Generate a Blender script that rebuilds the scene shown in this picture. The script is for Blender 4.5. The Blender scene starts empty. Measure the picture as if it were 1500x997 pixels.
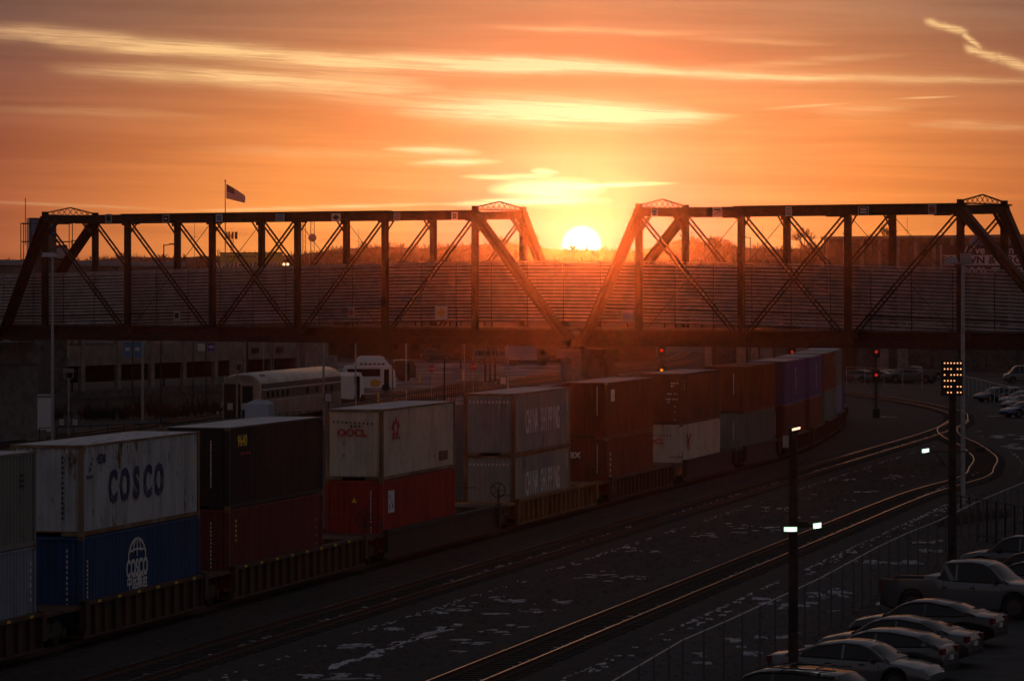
import bpy, bmesh, math, random
from mathutils import Vector, Matrix, Euler
random.seed(7)
scn = bpy.context.scene
COL = scn.collection
HAZE_D, HAZE_G = 4.5e-5, .975
F = 5600.0; CX = 750.0; HY = 415.0; CZ = 11.3      # focal length in photo pixels, principal column, horizon row, eye height above the rail heads

# ---------------------------------------------------------------- camera
cam = bpy.data.cameras.new('camera'); camo = bpy.data.objects.new('camera', cam); COL.objects.link(camo)
camo.location = (0, 0, CZ); camo.rotation_euler = (math.radians(90), 0, 0)
cam.sensor_width = 36; cam.lens = F / 1500 * 36; cam.shift_y = (HY - 498.5) / 1500
cam.clip_start = 1; cam.clip_end = 20000
scn.camera = camo

# ---------------------------------------------------------------- world
SUN_X, SUN_Y = 852.0, 360.0                        # where the sun stands, as a direction
SUN_AZ = math.atan((SUN_X - CX) / F); SUN_EL = math.atan((HY - SUN_Y) / F)
world = bpy.data.worlds.new('World'); scn.world = world; world.use_nodes = True
wt = world.node_tree; wt.nodes.clear()

class V:                                            # tiny expression helper over Math nodes
    t = None
    def __init__(s, sock): s.s = sock
    @staticmethod
    def op(o, a, b=None, c=None, clamp=False):
        n = V.t.nodes.new('ShaderNodeMath'); n.operation = o; n.use_clamp = clamp
        for i, x in enumerate((a, b, c)):
            if x is None: continue
            if isinstance(x, V): V.t.links.new(x.s, n.inputs[i])
            else: n.inputs[i].default_value = x
        return V(n.outputs[0])
    def __add__(a, b): return V.op('ADD', a, b)
    __radd__ = __add__
    def __sub__(a, b): return V.op('SUBTRACT', a, b)
    def __rsub__(a, b): return V.op('SUBTRACT', b, a)
    def __mul__(a, b): return V.op('MULTIPLY', a, b)
    __rmul__ = __mul__
    def __truediv__(a, b): return V.op('DIVIDE', a, b)
def smooth(x, a, b, lo=0.0, hi=1.0):
    n = V.t.nodes.new('ShaderNodeMapRange'); n.interpolation_type = 'SMOOTHSTEP'
    V.t.links.new(x.s, n.inputs['Value'])
    for k, v in (('From Min', a), ('From Max', b), ('To Min', lo), ('To Max', hi)): n.inputs[k].default_value = v
    return V(n.outputs['Result'])
def ramp(x, stops, interp='EASE'):
    n = V.t.nodes.new('ShaderNodeValToRGB'); r = n.color_ramp; r.interpolation = interp
    while len(r.elements) < len(stops): r.elements.new(0.5)
    for e, (p, c) in zip(r.elements, stops): e.position = p; e.color = (*c, 1)
    V.t.links.new(x.s, n.inputs[0]); return V(n.outputs[0])
def mixc(f, a, b, mode='MIX'):
    n = V.t.nodes.new('ShaderNodeMix'); n.data_type = 'RGBA'; n.blend_type = mode
    for i, x in ((0, f), (6, a), (7, b)):
        if isinstance(x, V): V.t.links.new(x.s, n.inputs[i])
        elif i == 0: n.inputs[0].default_value = x
        else: n.inputs[i].default_value = (*x, 1)
    return V(n.outputs[2])
def noise(x, y, z, scale, detail=4, rough=0.55, dist=0.0):
    c = V.t.nodes.new('ShaderNodeCombineXYZ')
    for i, q in enumerate((x, y, z)):
        if isinstance(q, V): V.t.links.new(q.s, c.inputs[i])
        else: c.inputs[i].default_value = q
    n = V.t.nodes.new('ShaderNodeTexNoise'); n.inputs['Scale'].default_value = scale
    n.inputs['Detail'].default_value = detail; n.inputs['Roughness'].default_value = rough; n.inputs['Distortion'].default_value = dist
    V.t.links.new(c.outputs[0], n.inputs['Vector']); return V(n.outputs['Fac'])

def build_world():
    V.t = wt
    tc = wt.nodes.new('ShaderNodeTexCoord'); sp = wt.nodes.new('ShaderNodeSeparateXYZ')
    wt.links.new(tc.outputs['Generated'], sp.inputs[0])
    dx, dy, dz = (V(sp.outputs[i]) for i in range(3))
    az = V.op('ARCTAN2', dx, dy)                                  # azimuth from north (+Y)
    el = V.op('ARCSINE', dz)
    x = az * F + CX                                               # azimuth and elevation in hundredths of a degree-like units
    y = HY - el * F
    ux, uy = x - SUN_X, y - SUN_Y
    r = V.op('SQRT', ux * ux + uy * uy * 0.85)
    base = ramp(r * (1 / 2000), [(0, (.5, .05, .2)), (.04, (.6, .12, .18)), (.08, (.74, .225, .14)), (.13, (.86, .325, .10)), (.215, (.88, .30, .066)),
                                 (.32, (.62, .19, .05)), (.43, (.36, .10, .04)), (.6, (.2, .06, .04)), (1, (.08, .05, .05))], 'LINEAR')
    mauve = ramp(V.op('ABSOLUTE', ux) * (1 / 2000), [(0, (.50, .24, .12)), (.12, (.41, .20, .107)), (.28, (.215, .125, .082)), (.42, (.13, .082, .068)), (.7, (.1, .07, .07)), (1, (.07, .06, .065))], 'LINEAR')
    up = smooth(y, 330, -60, 0, .97)
    c = mixc(up, base, mauve)
    # faint long wisps everywhere
    w1 = noise(x * (1 / 900), (y + x * -0.02) * (1 / 38), 0.0, 1.0, 6, .6, .4)
    c = mixc(1.0, c, mixc(smooth(w1, .3, .72), (.86, .83, .84), (1.13, 1.18, 1.2)), 'MULTIPLY')
    # bright streaks
    fib = noise(x * (1 / 170), (y - x * 0.055) * (1 / 5.5), 3.0, 1.0, 6, .65, .5)
    warp = (noise(x * (1 / 220), y * (1 / 60), 7.0, 1.0, 4) - .5)
    ys = y + warp * 20
    clump = noise(x * (1 / 22), y * (1 / 13), 5.0, 1.0, 5, .6, .6)
    cov = None
    S = [(-90, 46, 215, 60, 11, .75), (40, 60, 360, 78, 12, .75), (150, 72, 600, 94, 12, .95), (400, 88, 880, 97, 13, 1.3), (640, 93, 1010, 104, 9, 1.15), (880, 104, 1260, 117, 7.5, .85),
         (1060, 112, 1600, 124, 6, .5), (60, 100, 440, 122, 11, .65), (270, 114, 660, 128, 15, .9), (440, 142, 1020, 165, 18, .5),
         (570, 163, 1070, 173, 16, 1.0), (780, 167, 1090, 171, 6, 1.0), (555, 219, 710, 223, 5, 1.0), (590, 241, 740, 234, 4.5, 1.0),
         (670, 261, 815, 257, 3.6, 1.3), (775, 250, 820, 254, 4.5, 1.1), (710, 278, 890, 278, 12, 1.5), (800, 274, 1000, 268, 2.6, 1.3),
         (640, 300, 900, 293, 5, 1.2), (-80, 294, 300, 309, 2.4, .32), (230, 311, 700, 297, 2.6, .75), (690, 38, 1040, 52, 4, .33),
         (1000, 58, 1240, 66, 4, .2), (1000, 100, 1340, 82, 5, .25), (1110, 161, 1250, 152, 1.8, .55), (1300, 147, 1405, 143, 1.5, .6), (1180, 165, 1350, 158, 7, .3),
         (1320, 184, 1560, 188, 6, .38), (250, 215, 640, 232, 7, .2), (-80, 160, 330, 172, 7, .2)]
    for (xa, ya, xb, yb, w, a) in S:
        m = (yb - ya) / (xb - xa)
        d = ((ys if w > 3 else y) - ya) - (x - xa) * m
        t = (x - (xa + xb) / 2) * (2 / (xb - xa))
        env = V.op('SUBTRACT', 1.0, t * t, clamp=True)
        q = d * (1 / w); q = q * q
        g = V.op('EXPONENT', q * -1.0 / (env + .06)) * env * a
        cov = g if cov is None else cov + g
    fine = noise(x * (1 / 60), (y - x * 0.06) * (1 / 2.2), 9.0, 1.0, 5, .7, .3)
    cov = cov * (smooth(fib, .3, .6, .45, 1.1)) * smooth(fine, .3, .65, .72, 1.08)
    cr = None                                                     # broken vapour trail
    for (xa, ya, xb, yb, w) in ((1350, 34, 1412, 50, 4.8), (1402, 48, 1434, 74, 5), (1408, 72, 1462, 90, 6), (1450, 84, 1520, 110, 7)):
        m = (yb - ya) / (xb - xa); d = ((y - ya) - (x - xa) * m) + (clump - .5) * 10
        inside = smooth(x, xa - 4, xa + 12) * smooth(x, xb + 8, xb - 8)
        q = d * (1 / w); g = V.op('EXPONENT', q * q * -1.0) * inside
        cr = g if cr is None else V.op('MAXIMUM', cr, g)
    cov = cov + cr * smooth(fine, .3, .62, .35, 1.0)
    covc = V.op('MINIMUM', cov, 1.0)
    bright = ramp(r * (1 / 2000), [(0, (1.4, 1.0, .7)), (.1, (1.1, .76, .42)), (.19, (1.05, .66, .29)), (.3, (.94, .59, .25)), (.45, (.74, .42, .2)), (1, (.3, .2, .15))], 'LINEAR')
    c = mixc(covc, c, bright)
    # aureole and disc
    rs = V.op('SQRT', ux * ux + uy * uy)
    aur = V.op('EXPONENT', rs * (-1 / 20)) * 1.2
    c = mixc(1.0, c, mixc(aur, (0, 0, 0), (1.0, .72, .28)), 'ADD')
    c = mixc(smooth(rs, 32, 19), c, (5, 4.2, 2.6))
    # the rest of the dome: dim blue-grey dusk
    dome = mixc(smooth(el, .0, .6), (.088, .070, .070), (.072, .072, .088))
    fade = V.op('MAXIMUM', smooth(el, .085, .30), smooth(V.op('ABSOLUTE', az - SUN_AZ), .22, .75))
    c = mixc(fade, c, dome)
    c = mixc(smooth(el, -.004, -.03), c, (.03, .025, .025))
    bg = wt.nodes.new('ShaderNodeBackground'); wt.links.new(c.s, bg.inputs[0]); bg.inputs[1].default_value = 1.0
    sky = wt.nodes.new('ShaderNodeTexSky'); sky.sky_type = 'NISHITA'; sky.sun_disc = False
    sky.sun_elevation = SUN_EL; sky.sun_rotation = SUN_AZ; sky.altitude = 150; sky.air_density = 1.5; sky.dust_density = 3
    b2 = wt.nodes.new('ShaderNodeBackground'); wt.links.new(sky.outputs[0], b2.inputs[0]); b2.inputs[1].default_value = 0.006
    ad = wt.nodes.new('ShaderNodeAddShader'); wt.links.new(bg.outputs[0], ad.inputs[0]); wt.links.new(b2.outputs[0], ad.inputs[1])
    out = wt.nodes.new('ShaderNodeOutputWorld'); wt.links.new(ad.outputs[0], out.inputs[0])
build_world()
world.cycles.sampling_method = 'MANUAL'; world.cycles.sample_map_resolution = 2048

# ---------------------------------------------------------------- sun
sl = bpy.data.lights.new('sun', 'SUN'); sl.energy = 0.58; sl.angle = math.radians(.53); sl.color = (1.0, .15, .026)
so = bpy.data.objects.new('sun', sl); COL.objects.link(so)
SL_EL = SUN_EL + math.radians(.33)
sd = Vector((math.sin(SUN_AZ) * math.cos(SL_EL), math.cos(SUN_AZ) * math.cos(SL_EL), math.sin(SL_EL)))
so.rotation_euler = sd.to_track_quat('Z', 'Y').to_euler(); so.location = (20, -30, 60)

vs = scn.view_settings; vs.view_transform = 'Standard'; vs.look = 'None'; vs.exposure = 0; vs.gamma = 1; vs.use_curve_mapping = False
cy = scn.cycles
cy.use_denoising = True; cy.max_bounces = 5; cy.diffuse_bounces = 2; cy.glossy_bounces = 3; cy.transparent_max_bounces = 16; cy.volume_bounces = 0
cy.transmission_bounces = 3; cy.sample_clamp_indirect = 3; cy.caustics_reflective = False; cy.caustics_refractive = False
scn.render.film_transparent = False

# ---------------------------------------------------------------- placing helpers
def W(px, py, d): return Vector(((px - CX) * d / F, d, CZ - (py - HY) * d / F))
def GP(px, py, z=-.2):
    d = (CZ - z) * F / (py - HY); return Vector(((px - CX) * d / F, d, z))

# ---------------------------------------------------------------- materials
def mat(name, col, rough=.7, metal=0.0, col2=None, nscale=3.0, mixr=(.42, .62), bump=0.0, bscale=20.0, stretch=(1, 1, 1), spec=.4, emit=None, es=1.0, rust=None, rustr=(.58, .7), coat=0.0, rv=0.0):
    m = bpy.data.materials.new(name); m.use_nodes = True; nt = m.node_tree; b = nt.nodes['Principled BSDF']
    b.inputs['Base Color'].default_value = (*col, 1); b.inputs['Roughness'].default_value = rough; b.inputs['Metallic'].default_value = metal
    b.inputs['Specular IOR Level'].default_value = spec; b.inputs['Coat Weight'].default_value = coat; b.inputs['Coat Roughness'].default_value = .16 if coat else .03
    V.t = nt
    tc = nt.nodes.new('ShaderNodeTexCoord'); mp = nt.nodes.new('ShaderNodeMapping'); mp.inputs['Scale'].default_value = stretch
    oi = nt.nodes.new('ShaderNodeObjectInfo'); va = nt.nodes.new('ShaderNodeVectorMath'); va.operation = 'ADD'
    sc = nt.nodes.new('ShaderNodeVectorMath'); sc.operation = 'SCALE'; sc.inputs[3].default_value = 37.0
    cb = nt.nodes.new('ShaderNodeCombineXYZ'); nt.links.new(oi.outputs['Random'], cb.inputs[0]); nt.links.new(oi.outputs['Random'], cb.inputs[1])
    nt.links.new(cb.outputs[0], sc.inputs[0]); nt.links.new(tc.outputs['Object'], va.inputs[0]); nt.links.new(sc.outputs[0], va.inputs[1])
    nt.links.new(va.outputs[0], mp.inputs[0])
    def nz(scale, det=5, r=.6):
        n = nt.nodes.new('ShaderNodeTexNoise'); n.inputs['Scale'].default_value = scale; n.inputs['Detail'].default_value = det; n.inputs['Roughness'].default_value = r
        nt.links.new(mp.outputs[0], n.inputs['Vector']); return V(n.outputs['Fac'])
    cur = None
    if col2 is not None:
        cur = mixc(smooth(nz(nscale), *mixr), col, col2)
    if rv and cur is not None:
        mr = V.t.nodes.new('ShaderNodeMapRange'); nt.links.new(oi.outputs['Random'], mr.inputs[0]); mr.inputs[3].default_value = 1 - rv; mr.inputs[4].default_value = 1 + rv * .6
        cb2 = nt.nodes.new('ShaderNodeCombineColor'); [nt.links.new(mr.outputs[0], cb2.inputs[q]) for q in range(3)]
        cur = mixc(1.0, cur, V(cb2.outputs[0]), 'MULTIPLY')
    if rust is not None:
        cur = mixc(smooth(nz(1.7, 8, .72), *rustr), cur if cur else col, rust)
    if cur: nt.links.new(cur.s, b.inputs['Base Color'])
    if bump:
        bn = nt.nodes.new('ShaderNodeBump'); bn.inputs['Strength'].default_value = bump; bn.inputs['Distance'].default_value = .05
        nt.links.new(nz(bscale, 4).s, bn.inputs['Height']); nt.links.new(bn.outputs[0], b.inputs['Normal'])
    if emit is not None:
        b.inputs['Emission Color'].default_value = (*emit, 1); b.inputs['Emission Strength'].default_value = es
    return m
M = {}
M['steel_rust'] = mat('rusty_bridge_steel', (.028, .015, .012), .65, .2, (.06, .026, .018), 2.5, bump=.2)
M['screen'] = mat('weathered_grey_slat', (.50, .455, .455), .5, .1, (.31, .28, .28), 1.6, (.35, .7), rv=.2); M['screen_shaded'] = mat('shade_painted_slat', (.10, .07, .06), .7, .1, (.07, .045, .04), 4)  # far screen's shaded face is painted in as a darker slat colour
M['concrete'] = mat('concrete', (.27, .25, .235), .9, 0, (.18, .165, .155), 1.1, bump=.2)
M['concrete_dark'] = mat('dark_concrete', (.12, .11, .105), .9, 0, (.07, .065, .06), 1.3)
M['beige'] = mat('beige_precast', (.27, .23, .20), .85, 0, (.19, .16, .14), .8)
M['rail'] = mat('worn_rail_steel', (.66, .61, .58), .2, 1.0, (.42, .36, .33), 1.2)
M['railweb'] = mat('rusty_rail_web', (.10, .05, .035), .8, .2)
M['tie'] = mat('creosoted_timber', (.03, .023, .02), .9, 0, (.055, .043, .036), 3, bump=.4)
M['ballast'] = mat('ballast_stone', (.024, .018, .015), .95, 0, (.05, .038, .033), 2.6, (.35, .65), bump=1.0, bscale=5)
M['snow'] = mat('old_snow', (.60, .59, .62), .7, 0, (.28, .27, .29), 4, bump=.5)
M['asphalt'] = mat('worn_asphalt', (.012, .011, .012), .8, 0, (.028, .027, .027), .6, bump=.15)
M['gravel_road'] = mat('packed_gravel', (.05, .044, .042), .95, 0, (.032, .028, .027), 1.4, bump=.6, bscale=9)
M['dark_metal'] = mat('dark_painted_metal', (.035, .033, .035), .5, .5)
M['galv'] = mat('galvanised_steel', (.42, .42, .45), .45, .7, (.32, .32, .34), 6)
M['white'] = mat('white_paint', (.78, .78, .78), .45)
M['sign_white'] = mat('sign_white', (.62, .58, .58), .5)
M['black'] = mat('black_paint', (.02, .02, .022), .5)
M['glass'] = mat('dark_glass', (.008, .009, .010), .05, 0, spec=.45); M['rim'] = mat('alloy_rim', (.10, .10, .11), .4, .7)
M['rubber'] = mat('tyre_rubber', (.018, .018, .018), .85)
M['redlens'] = mat('tail_lamp_red', (.14, .012, .012), .3)
M['yellow'] = mat('yellow_paint', (.62, .40, .04), .5)
M['red'] = mat('red_paint', (.45, .04, .03), .5)
M['blue'] = mat('blue_sign', (.08, .22, .42), .5)
M['purple'] = mat('purple_cloth', (.12, .06, .28), .7)
M['lime'] = mat('lime_cloth', (.42, .48, .05), .7)
M['grey'] = mat('grey_paint', (.3, .3, .32), .6)
M['bush'] = mat('bare_twigs', (.05, .034, .03), .95)
M['bark'] = mat('bare_bark', (.06, .042, .036), .95)
M['wood_far'] = mat('winter_wood', (.075, .05, .042), .95, 0, (.045, .03, .026), .02)
M['grass'] = mat('dormant_grass', (.07, .055, .04), .95, 0, (.11, .09, .065), .05, bump=.3)
M['street_snow'] = mat('frosted_street', (.05, .045, .047), .75, 0, (.22, .21, .22), .12, (.5, .6))
M['stainless'] = mat('fluted_stainless', (.46, .44, .38), .32, .75, (.30, .28, .25), .7)
M['band_dark'] = mat('railcar_window_band', (.13, .10, .085), .5, .3); M['paint_pale'] = mat('pale_blue_paint', (.45, .52, .62), .5)
M['bill_yellow'] = mat('billboard_yellow', (.50, .46, .12), .6); M['bill_navy'] = mat('billboard_navy', (.03, .025, .05), .6)

def cloth(name, c):
    m = mat(name, c, .8); nt = m.node_tree; tr = nt.nodes.new('ShaderNodeBsdfTranslucent'); tr.inputs[0].default_value = (*c, 1); mx = nt.nodes.new('ShaderNodeMixShader'); mx.inputs[0].default_value = .5
    nt.links.new(nt.nodes['Principled BSDF'].outputs[0], mx.inputs[1]); nt.links.new(tr.outputs[0], mx.inputs[2]); nt.links.new(mx.outputs[0], nt.nodes['Material Output'].inputs['Surface']); return m
M['flag_red'] = cloth('flag_red', (.3, .03, .04)); M['flag_white'] = cloth('flag_white', (.8, .8, .8)); M['flag_blue'] = cloth('flag_blue', (.04, .05, .16))
M['galv2'] = mat('dull_fence_steel', (.12, .11, .11), .6, .4); M['stone'] = mat('loose_stone', (.075, .062, .056), .9, 0, (.045, .036, .032), 6, (.3, .7))
M['lens_dim'] = mat('dim_lamp', (.12, .05, .03), .4)
M['lamp_white'] = mat('lit_lamp', (.3, .35, .3), .3, emit=(.66, 1.0, .72), es=1.3)
M['lamp_core'] = mat('lit_lamp_core', (.8, .9, .85), .3, emit=(.95, 1.0, .95), es=8)
M['lamp_orange'] = mat('lit_amber_lamp', (.9, .5, .2), .3, emit=(1.0, .42, .17), es=1.5)
M['lamp_red'] = mat('lit_red_signal', (.9, .1, .05), .3, emit=(1.0, .03, .015), es=.4)
M['lamp_yellow'] = mat('lit_yellow_signal', (.9, .6, .05), .3, emit=(1.0, .36, .02), es=.9)
M['lamp_glint_warm'] = mat('warm_lamp_and_glint', (.9, .6, .4), .3, emit=(1.0, .62, .36), es=2)

# ---------------------------------------------------------------- mesh helpers
class MB:
    def __init__(s): s.v = []; s.f = []; s.mi = []; s.m = 0
    def quad(s, a, b, c, d): 
        n = len(s.v); s.v += [tuple(a), tuple(b), tuple(c), tuple(d)]; s.f.append((n, n + 1, n + 2, n + 3)); s.mi.append(s.m)
    def poly(s, pts): 
        n = len(s.v); s.v += [tuple(p) for p in pts]; s.f.append(tuple(range(n, n + len(pts)))); s.mi.append(s.m)
    def hexa(s, p):                                    # 8 corners: bottom ring 0-3, top ring 4-7
        n = len(s.v); s.v += [tuple(q) for q in p]
        for q in ((0, 3, 2, 1), (4, 5, 6, 7), (0, 1, 5, 4), (1, 2, 6, 5), (2, 3, 7, 6), (3, 0, 4, 7)):
            s.f.append(tuple(n + i for i in q)); s.mi.append(s.m)
    def box(s, x0, x1, y0, y1, z0, z1):
        s.hexa([(x0, y0, z0), (x1, y0, z0), (x1, y1, z0), (x0, y1, z0), (x0, y0, z1), (x1, y0, z1), (x1, y1, z1), (x0, y1, z1)]); return s
    def beam(s, p, q, w, h, up=Vector((0, 0, 1))):
        p, q = Vector(p), Vector(q); d = (q - p).normalized()
        if abs(d.dot(up)) > .98: up = Vector((0, 1, 0))
        a = d.cross(up).normalized() * (w / 2); b = a.cross(d).normalized() * (h / 2)
        s.hexa([p - a - b, p + a - b, q + a - b, q - a - b, p - a + b, p + a + b, q + a + b, q - a + b]); return s
    def cyl(s, p, q, r0, r1=None, n=8, caps=True):
        p, q = Vector(p), Vector(q); r1 = r0 if r1 is None else r1; d = (q - p).normalized()
        u = Vector((0, 0, 1)) if abs(d.z) < .9 else Vector((1, 0, 0))
        a = d.cross(u).normalized(); b = d.cross(a)
        k = len(s.v)
        for c, r in ((p, r0), (q, r1)):
            for i in range(n):
                t = 2 * math.pi * i / n; s.v.append(tuple(c + a * (r * math.cos(t)) + b * (r * math.sin(t))))
        for i in range(n):
            j = (i + 1) % n; s.f.append((k + i, k + j, k + n + j, k + n + i)); s.mi.append(s.m)
        if caps:
            s.f.append(tuple(k + i for i in reversed(range(n)))); s.mi.append(s.m)
            s.f.append(tuple(k + n + i for i in range(n))); s.mi.append(s.m)
        return s
    def loft(s, rings, cap=True, closed=True):
        k = len(s.v); n = len(rings[0])
        for r in rings: s.v += [tuple(p) for p in r]
        for i in range(len(rings) - 1):
            for j in range(n if closed else n - 1):
                a = k + i * n + j; b = k + i * n + (j + 1) % n
                s.f.append((a, b, b + n, a + n)); s.mi.append(s.m)
        if cap:
            s.f.append(tuple(k + j for j in reversed(range(n)))); s.mi.append(s.m)
            s.f.append(tuple(k + (len(rings) - 1) * n + j for j in range(n))); s.mi.append(s.m)
        return s
    def build(s, name, m, parent=None, world=False, smooth=False, fix=True):
        v = s.v
        if world and parent is not None:
            inv = parent.matrix_basis.inverted(); v = [tuple(inv @ Vector(p)) for p in v]
        elif world is False and parent is None: pass
        me = bpy.data.meshes.new(name); me.from_pydata(v, [], s.f)
        ms = m if isinstance(m, (list, tuple)) else [m]
        for q in ms: me.materials.append(M[q] if isinstance(q, str) else q)
        if len(ms) > 1: me.polygons.foreach_set('material_index', s.mi)
        if fix:
            bm = bmesh.new(); bm.from_mesh(me); bmesh.ops.recalc_face_normals(bm, faces=bm.faces); bm.to_mesh(me); bm.free()
        if smooth: me.polygons.foreach_set('use_smooth', [True] * len(me.polygons))
        me.update()
        o = bpy.data.objects.new(name, me); COL.objects.link(o)
        if parent is not None: o.parent = parent
        return o
def tag(o, label=None, cat=None, group=None, kind=None):
    if label: o['label'] = label
    if cat: o['category'] = cat
    if group: o['group'] = group
    if kind: o['kind'] = kind
    return o
def thing(name, loc, label, cat, rz=0, group=None):
    o = bpy.data.objects.new(name, None); COL.objects.link(o); o.empty_display_size = .3
    o.location = loc; o.rotation_euler = (0, 0, rz); o.matrix_basis  # local = location + heading
    return tag(o, label, cat, group)
def copy_thing(src, loc, rz, label, group=None):
    r = src.copy(); COL.objects.link(r); r.location = loc; r.rotation_euler = (0, 0, rz); r['label'] = label
    if group: r['group'] = group
    for ch in list(src.children):
        c = ch.copy(); COL.objects.link(c); c.parent = r
        for g in list(ch.children):
            d = g.copy(); COL.objects.link(d); d.parent = c
    return r
def text_mesh(body, size, extrude=.004, align='CENTER', sx=1.0, bold=0.0):
    cu = bpy.data.curves.new('lettering', 'FONT'); cu.body = body; cu.size = size; cu.extrude = extrude; cu.align_x = align; cu.align_y = 'CENTER'; cu.offset = bold; cu.resolution_u = 3
    o = bpy.data.objects.new('lettering', cu); COL.objects.link(o)
    dg = bpy.context.evaluated_depsgraph_get(); me = bpy.data.meshes.new_from_object(o.evaluated_get(dg))
    bpy.data.objects.remove(o); bpy.data.curves.remove(cu)
    if sx != 1.0:
        for v in me.vertices: v.co.x *= sx
    me.name = 'lettering'; return me
def put_text(body, size, mt, parent, matrix, name='lettering', **k):
    me = text_mesh(body, size, **k); me.materials.clear(); me.materials.append(M[mt] if isinstance(mt, str) else mt)
    me.transform(matrix)
    o = bpy.data.objects.new(name, me); COL.objects.link(o); o.parent = parent; return o
def face_matrix(pos, right, up):
    r = Vector(right).normalized(); u = Vector(up).normalized(); n = r.cross(u)
    m = Matrix((r, u, n)).transposed().to_4x4(); m.translation = Vector(pos); return m
# ================================================================ ground and tracks
def sheet(name, pts, z, mt, kind='structure', label=None):
    b = MB(); b.poly([(p[0], p[1], z) for p in pts]); o = b.build(name, mt); tag(o, label, kind=kind)
    if o.data.polygons[0].normal.z < 0: o.data.flip_normals()
    return o
sheet('ground', [(-1280, -280), (1280, -280), (1280, 1094), (-1280, 1094)], -.30, 'grass')
sheet('yard_gravel', [(-140, 20), (60, 20), (92, 520), (60, 620), (-120, 560)], -.296, 'ballast')

TS = .241; TD = Vector((TS, 1, 0)).normalized(); TN = Vector((TD.y, -TD.x, 0))   # heading of the straight track and its right-hand normal
def catmull(pts, step=1.0):
    out = []
    P = [2 * Vector(pts[0]) - Vector(pts[1])] + [Vector(p) for p in pts] + [2 * Vector(pts[-1]) - Vector(pts[-2])]
    for i in range(1, len(P) - 2):
        a, b, c, d = P[i - 1], P[i], P[i + 1], P[i + 2]; n = max(2, int((c - b).length / step))
        for k in range(n):
            t = k / n; out.append(.5 * ((2 * b) + (c - a) * t + (2 * a - 5 * b + 4 * c - d) * t * t + (3 * b - a - 3 * c + d) * t ** 3))
    out.append(P[-2]); return out
def normals(path):
    r = []
    for i in range(len(path)):
        t = (path[min(i + 1, len(path) - 1)] - path[max(i - 1, 0)]).normalized(); r.append(Vector((t.y, -t.x, 0)))
    return r
def track(name, pts, label, zoff=0.0, y1=None):
    path = catmull([(p[0], p[1], 0) for p in pts], 2.0); nr = normals(path)
    t = thing(name, tuple(path[0] + Vector((0, 0, -.3))), label, 'railway track', group='tracks of the rail yard')
    for s in (-1, 1):
        b = MB(); rings = []
        prof = [(-.07, -.17), (.07, -.17), (.07, -.15), (.012, -.13), (.012, -.045), (.036, -.035), (.036, 0), (-.036, 0), (-.036, -.035), (-.012, -.045), (-.012, -.13), (-.07, -.15)]
        for p, n in zip(path, nr): rings.append([p + n * (s * .7525 + q[0]) + Vector((0, 0, q[1] + zoff)) for q in prof])
        k = len(prof)
        b.loft(rings, cap=True)
        b.mi = [(1 if (i % k) in (5, 6, 7) else 0) for i in range(len(b.f))]
        b.build('rail', ['railweb', 'rail'], t, world=True)
    # sleepers
    b = MB(); L = 0; nx = 0
    for i in range(len(path) - 1):
        seg = (path[i + 1] - path[i]); sl_ = seg.length
        while nx < L + sl_:
            p = path[i] + seg * ((nx - L) / sl_); n = nr[i]; d = Vector((-n.y, n.x, 0))
            j = random.uniform(-.04, .04); w = .115
            b.hexa([p + n * a + d * (c) + Vector((0, 0, z + zoff)) for z in (-.30, -.155) for a, c in ((-1.28 + j, -w), (1.28 + j, -w), (1.28 + j, w), (-1.28 + j, w))])
            nx += .56
        L += sl_
    o = b.build('sleeper', 'tie', t, world=True); o['kind'] = 'stuff'
    b = MB(); rings = [[p + n * a + Vector((0, 0, z + zoff)) for a, z in ((-2.7, -.294), (-1.75, -.20), (-.9, -.19), (.9, -.19), (1.75, -.20), (2.7, -.294))] for p, n in zip(path, nr)]
    b.loft(rings, cap=False, closed=False); b.build('ballast_bed', 'ballast', t, world=True)
    return path
def lineX(x0, d0, d): return x0 + TS * (d - d0)
# right flank of the train: X=-13.56 at d=120.7
def trainX(d):
    K = [(250.3, 17.87), (264.6, 20.6), (279, 22.85), (293, 24.9), (308, 26.7), (322, 28.05), (337, 29.0), (352, 29.5), (367, 29.6), (382, 29.3), (397, 28.6), (440, 24.5)]
    if d <= 250.3: return -13.56 + .2425 * (d - 120.7)
    for (a, xa), (b, xb) in zip(K, K[1:]):
        if d <= b: return xa + (xb - xa) * (d - a) / (b - a)
    return K[-1][1]
C1 = [(trainX(d) - 1.25, d - .3) for d in (20, 70, 120, 170, 220, 249, 263.5, 279, 293, 308, 322, 337, 352, 367, 382, 397, 440)]
p1 = track('railway_track', C1, 'railway track under the container train')
c2 = lambda d: (8.8 + .73 + TS * (d - 197), d)
C2 = [c2(20), c2(80), c2(140), c2(200), c2(250), c2(290), (36.2, 312), (38.1, 326), (39.0, 336), (39.0, 350), (38.0, 368), (34.9, 396), (29.5, 420), (21, 448), (9, 480)]
p2 = track('railway_track', C2, 'middle track with dull rails between train and snowy ballast')
c3 = lambda d: (6.51 + .75 + TS * (d - 145.8), d)
C3 = [c3(20), c3(70), c3(120), c3(170), c3(205), (27.0, 224), (29.0, 236), (30.6, 247), (31.5, 258), (32.2, 270), (32.5, 280), (33.1, 290), (34.2, 300), (35.9, 309), (37.2, 317.5)]
p3 = track('railway_track', C3, 'outermost track winding through an S bend towards the switch', .004)
# station tracks beyond
C4 = [(-47, 190), (-35, 250), (-24, 310), (-14.5, 360), (-6.5, 400), (1.5, 440), (12.5, 490), (21, 530), (29, 580), (34, 640)]
p4 = track('railway_track', C4, 'station track curving behind the train under the bridge')
C5 = [(p[0] - 4.6, p[1] + 1.2) for p in C4]
p5 = track('railway_track', C5, 'station track beside the silver passenger car')

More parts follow.
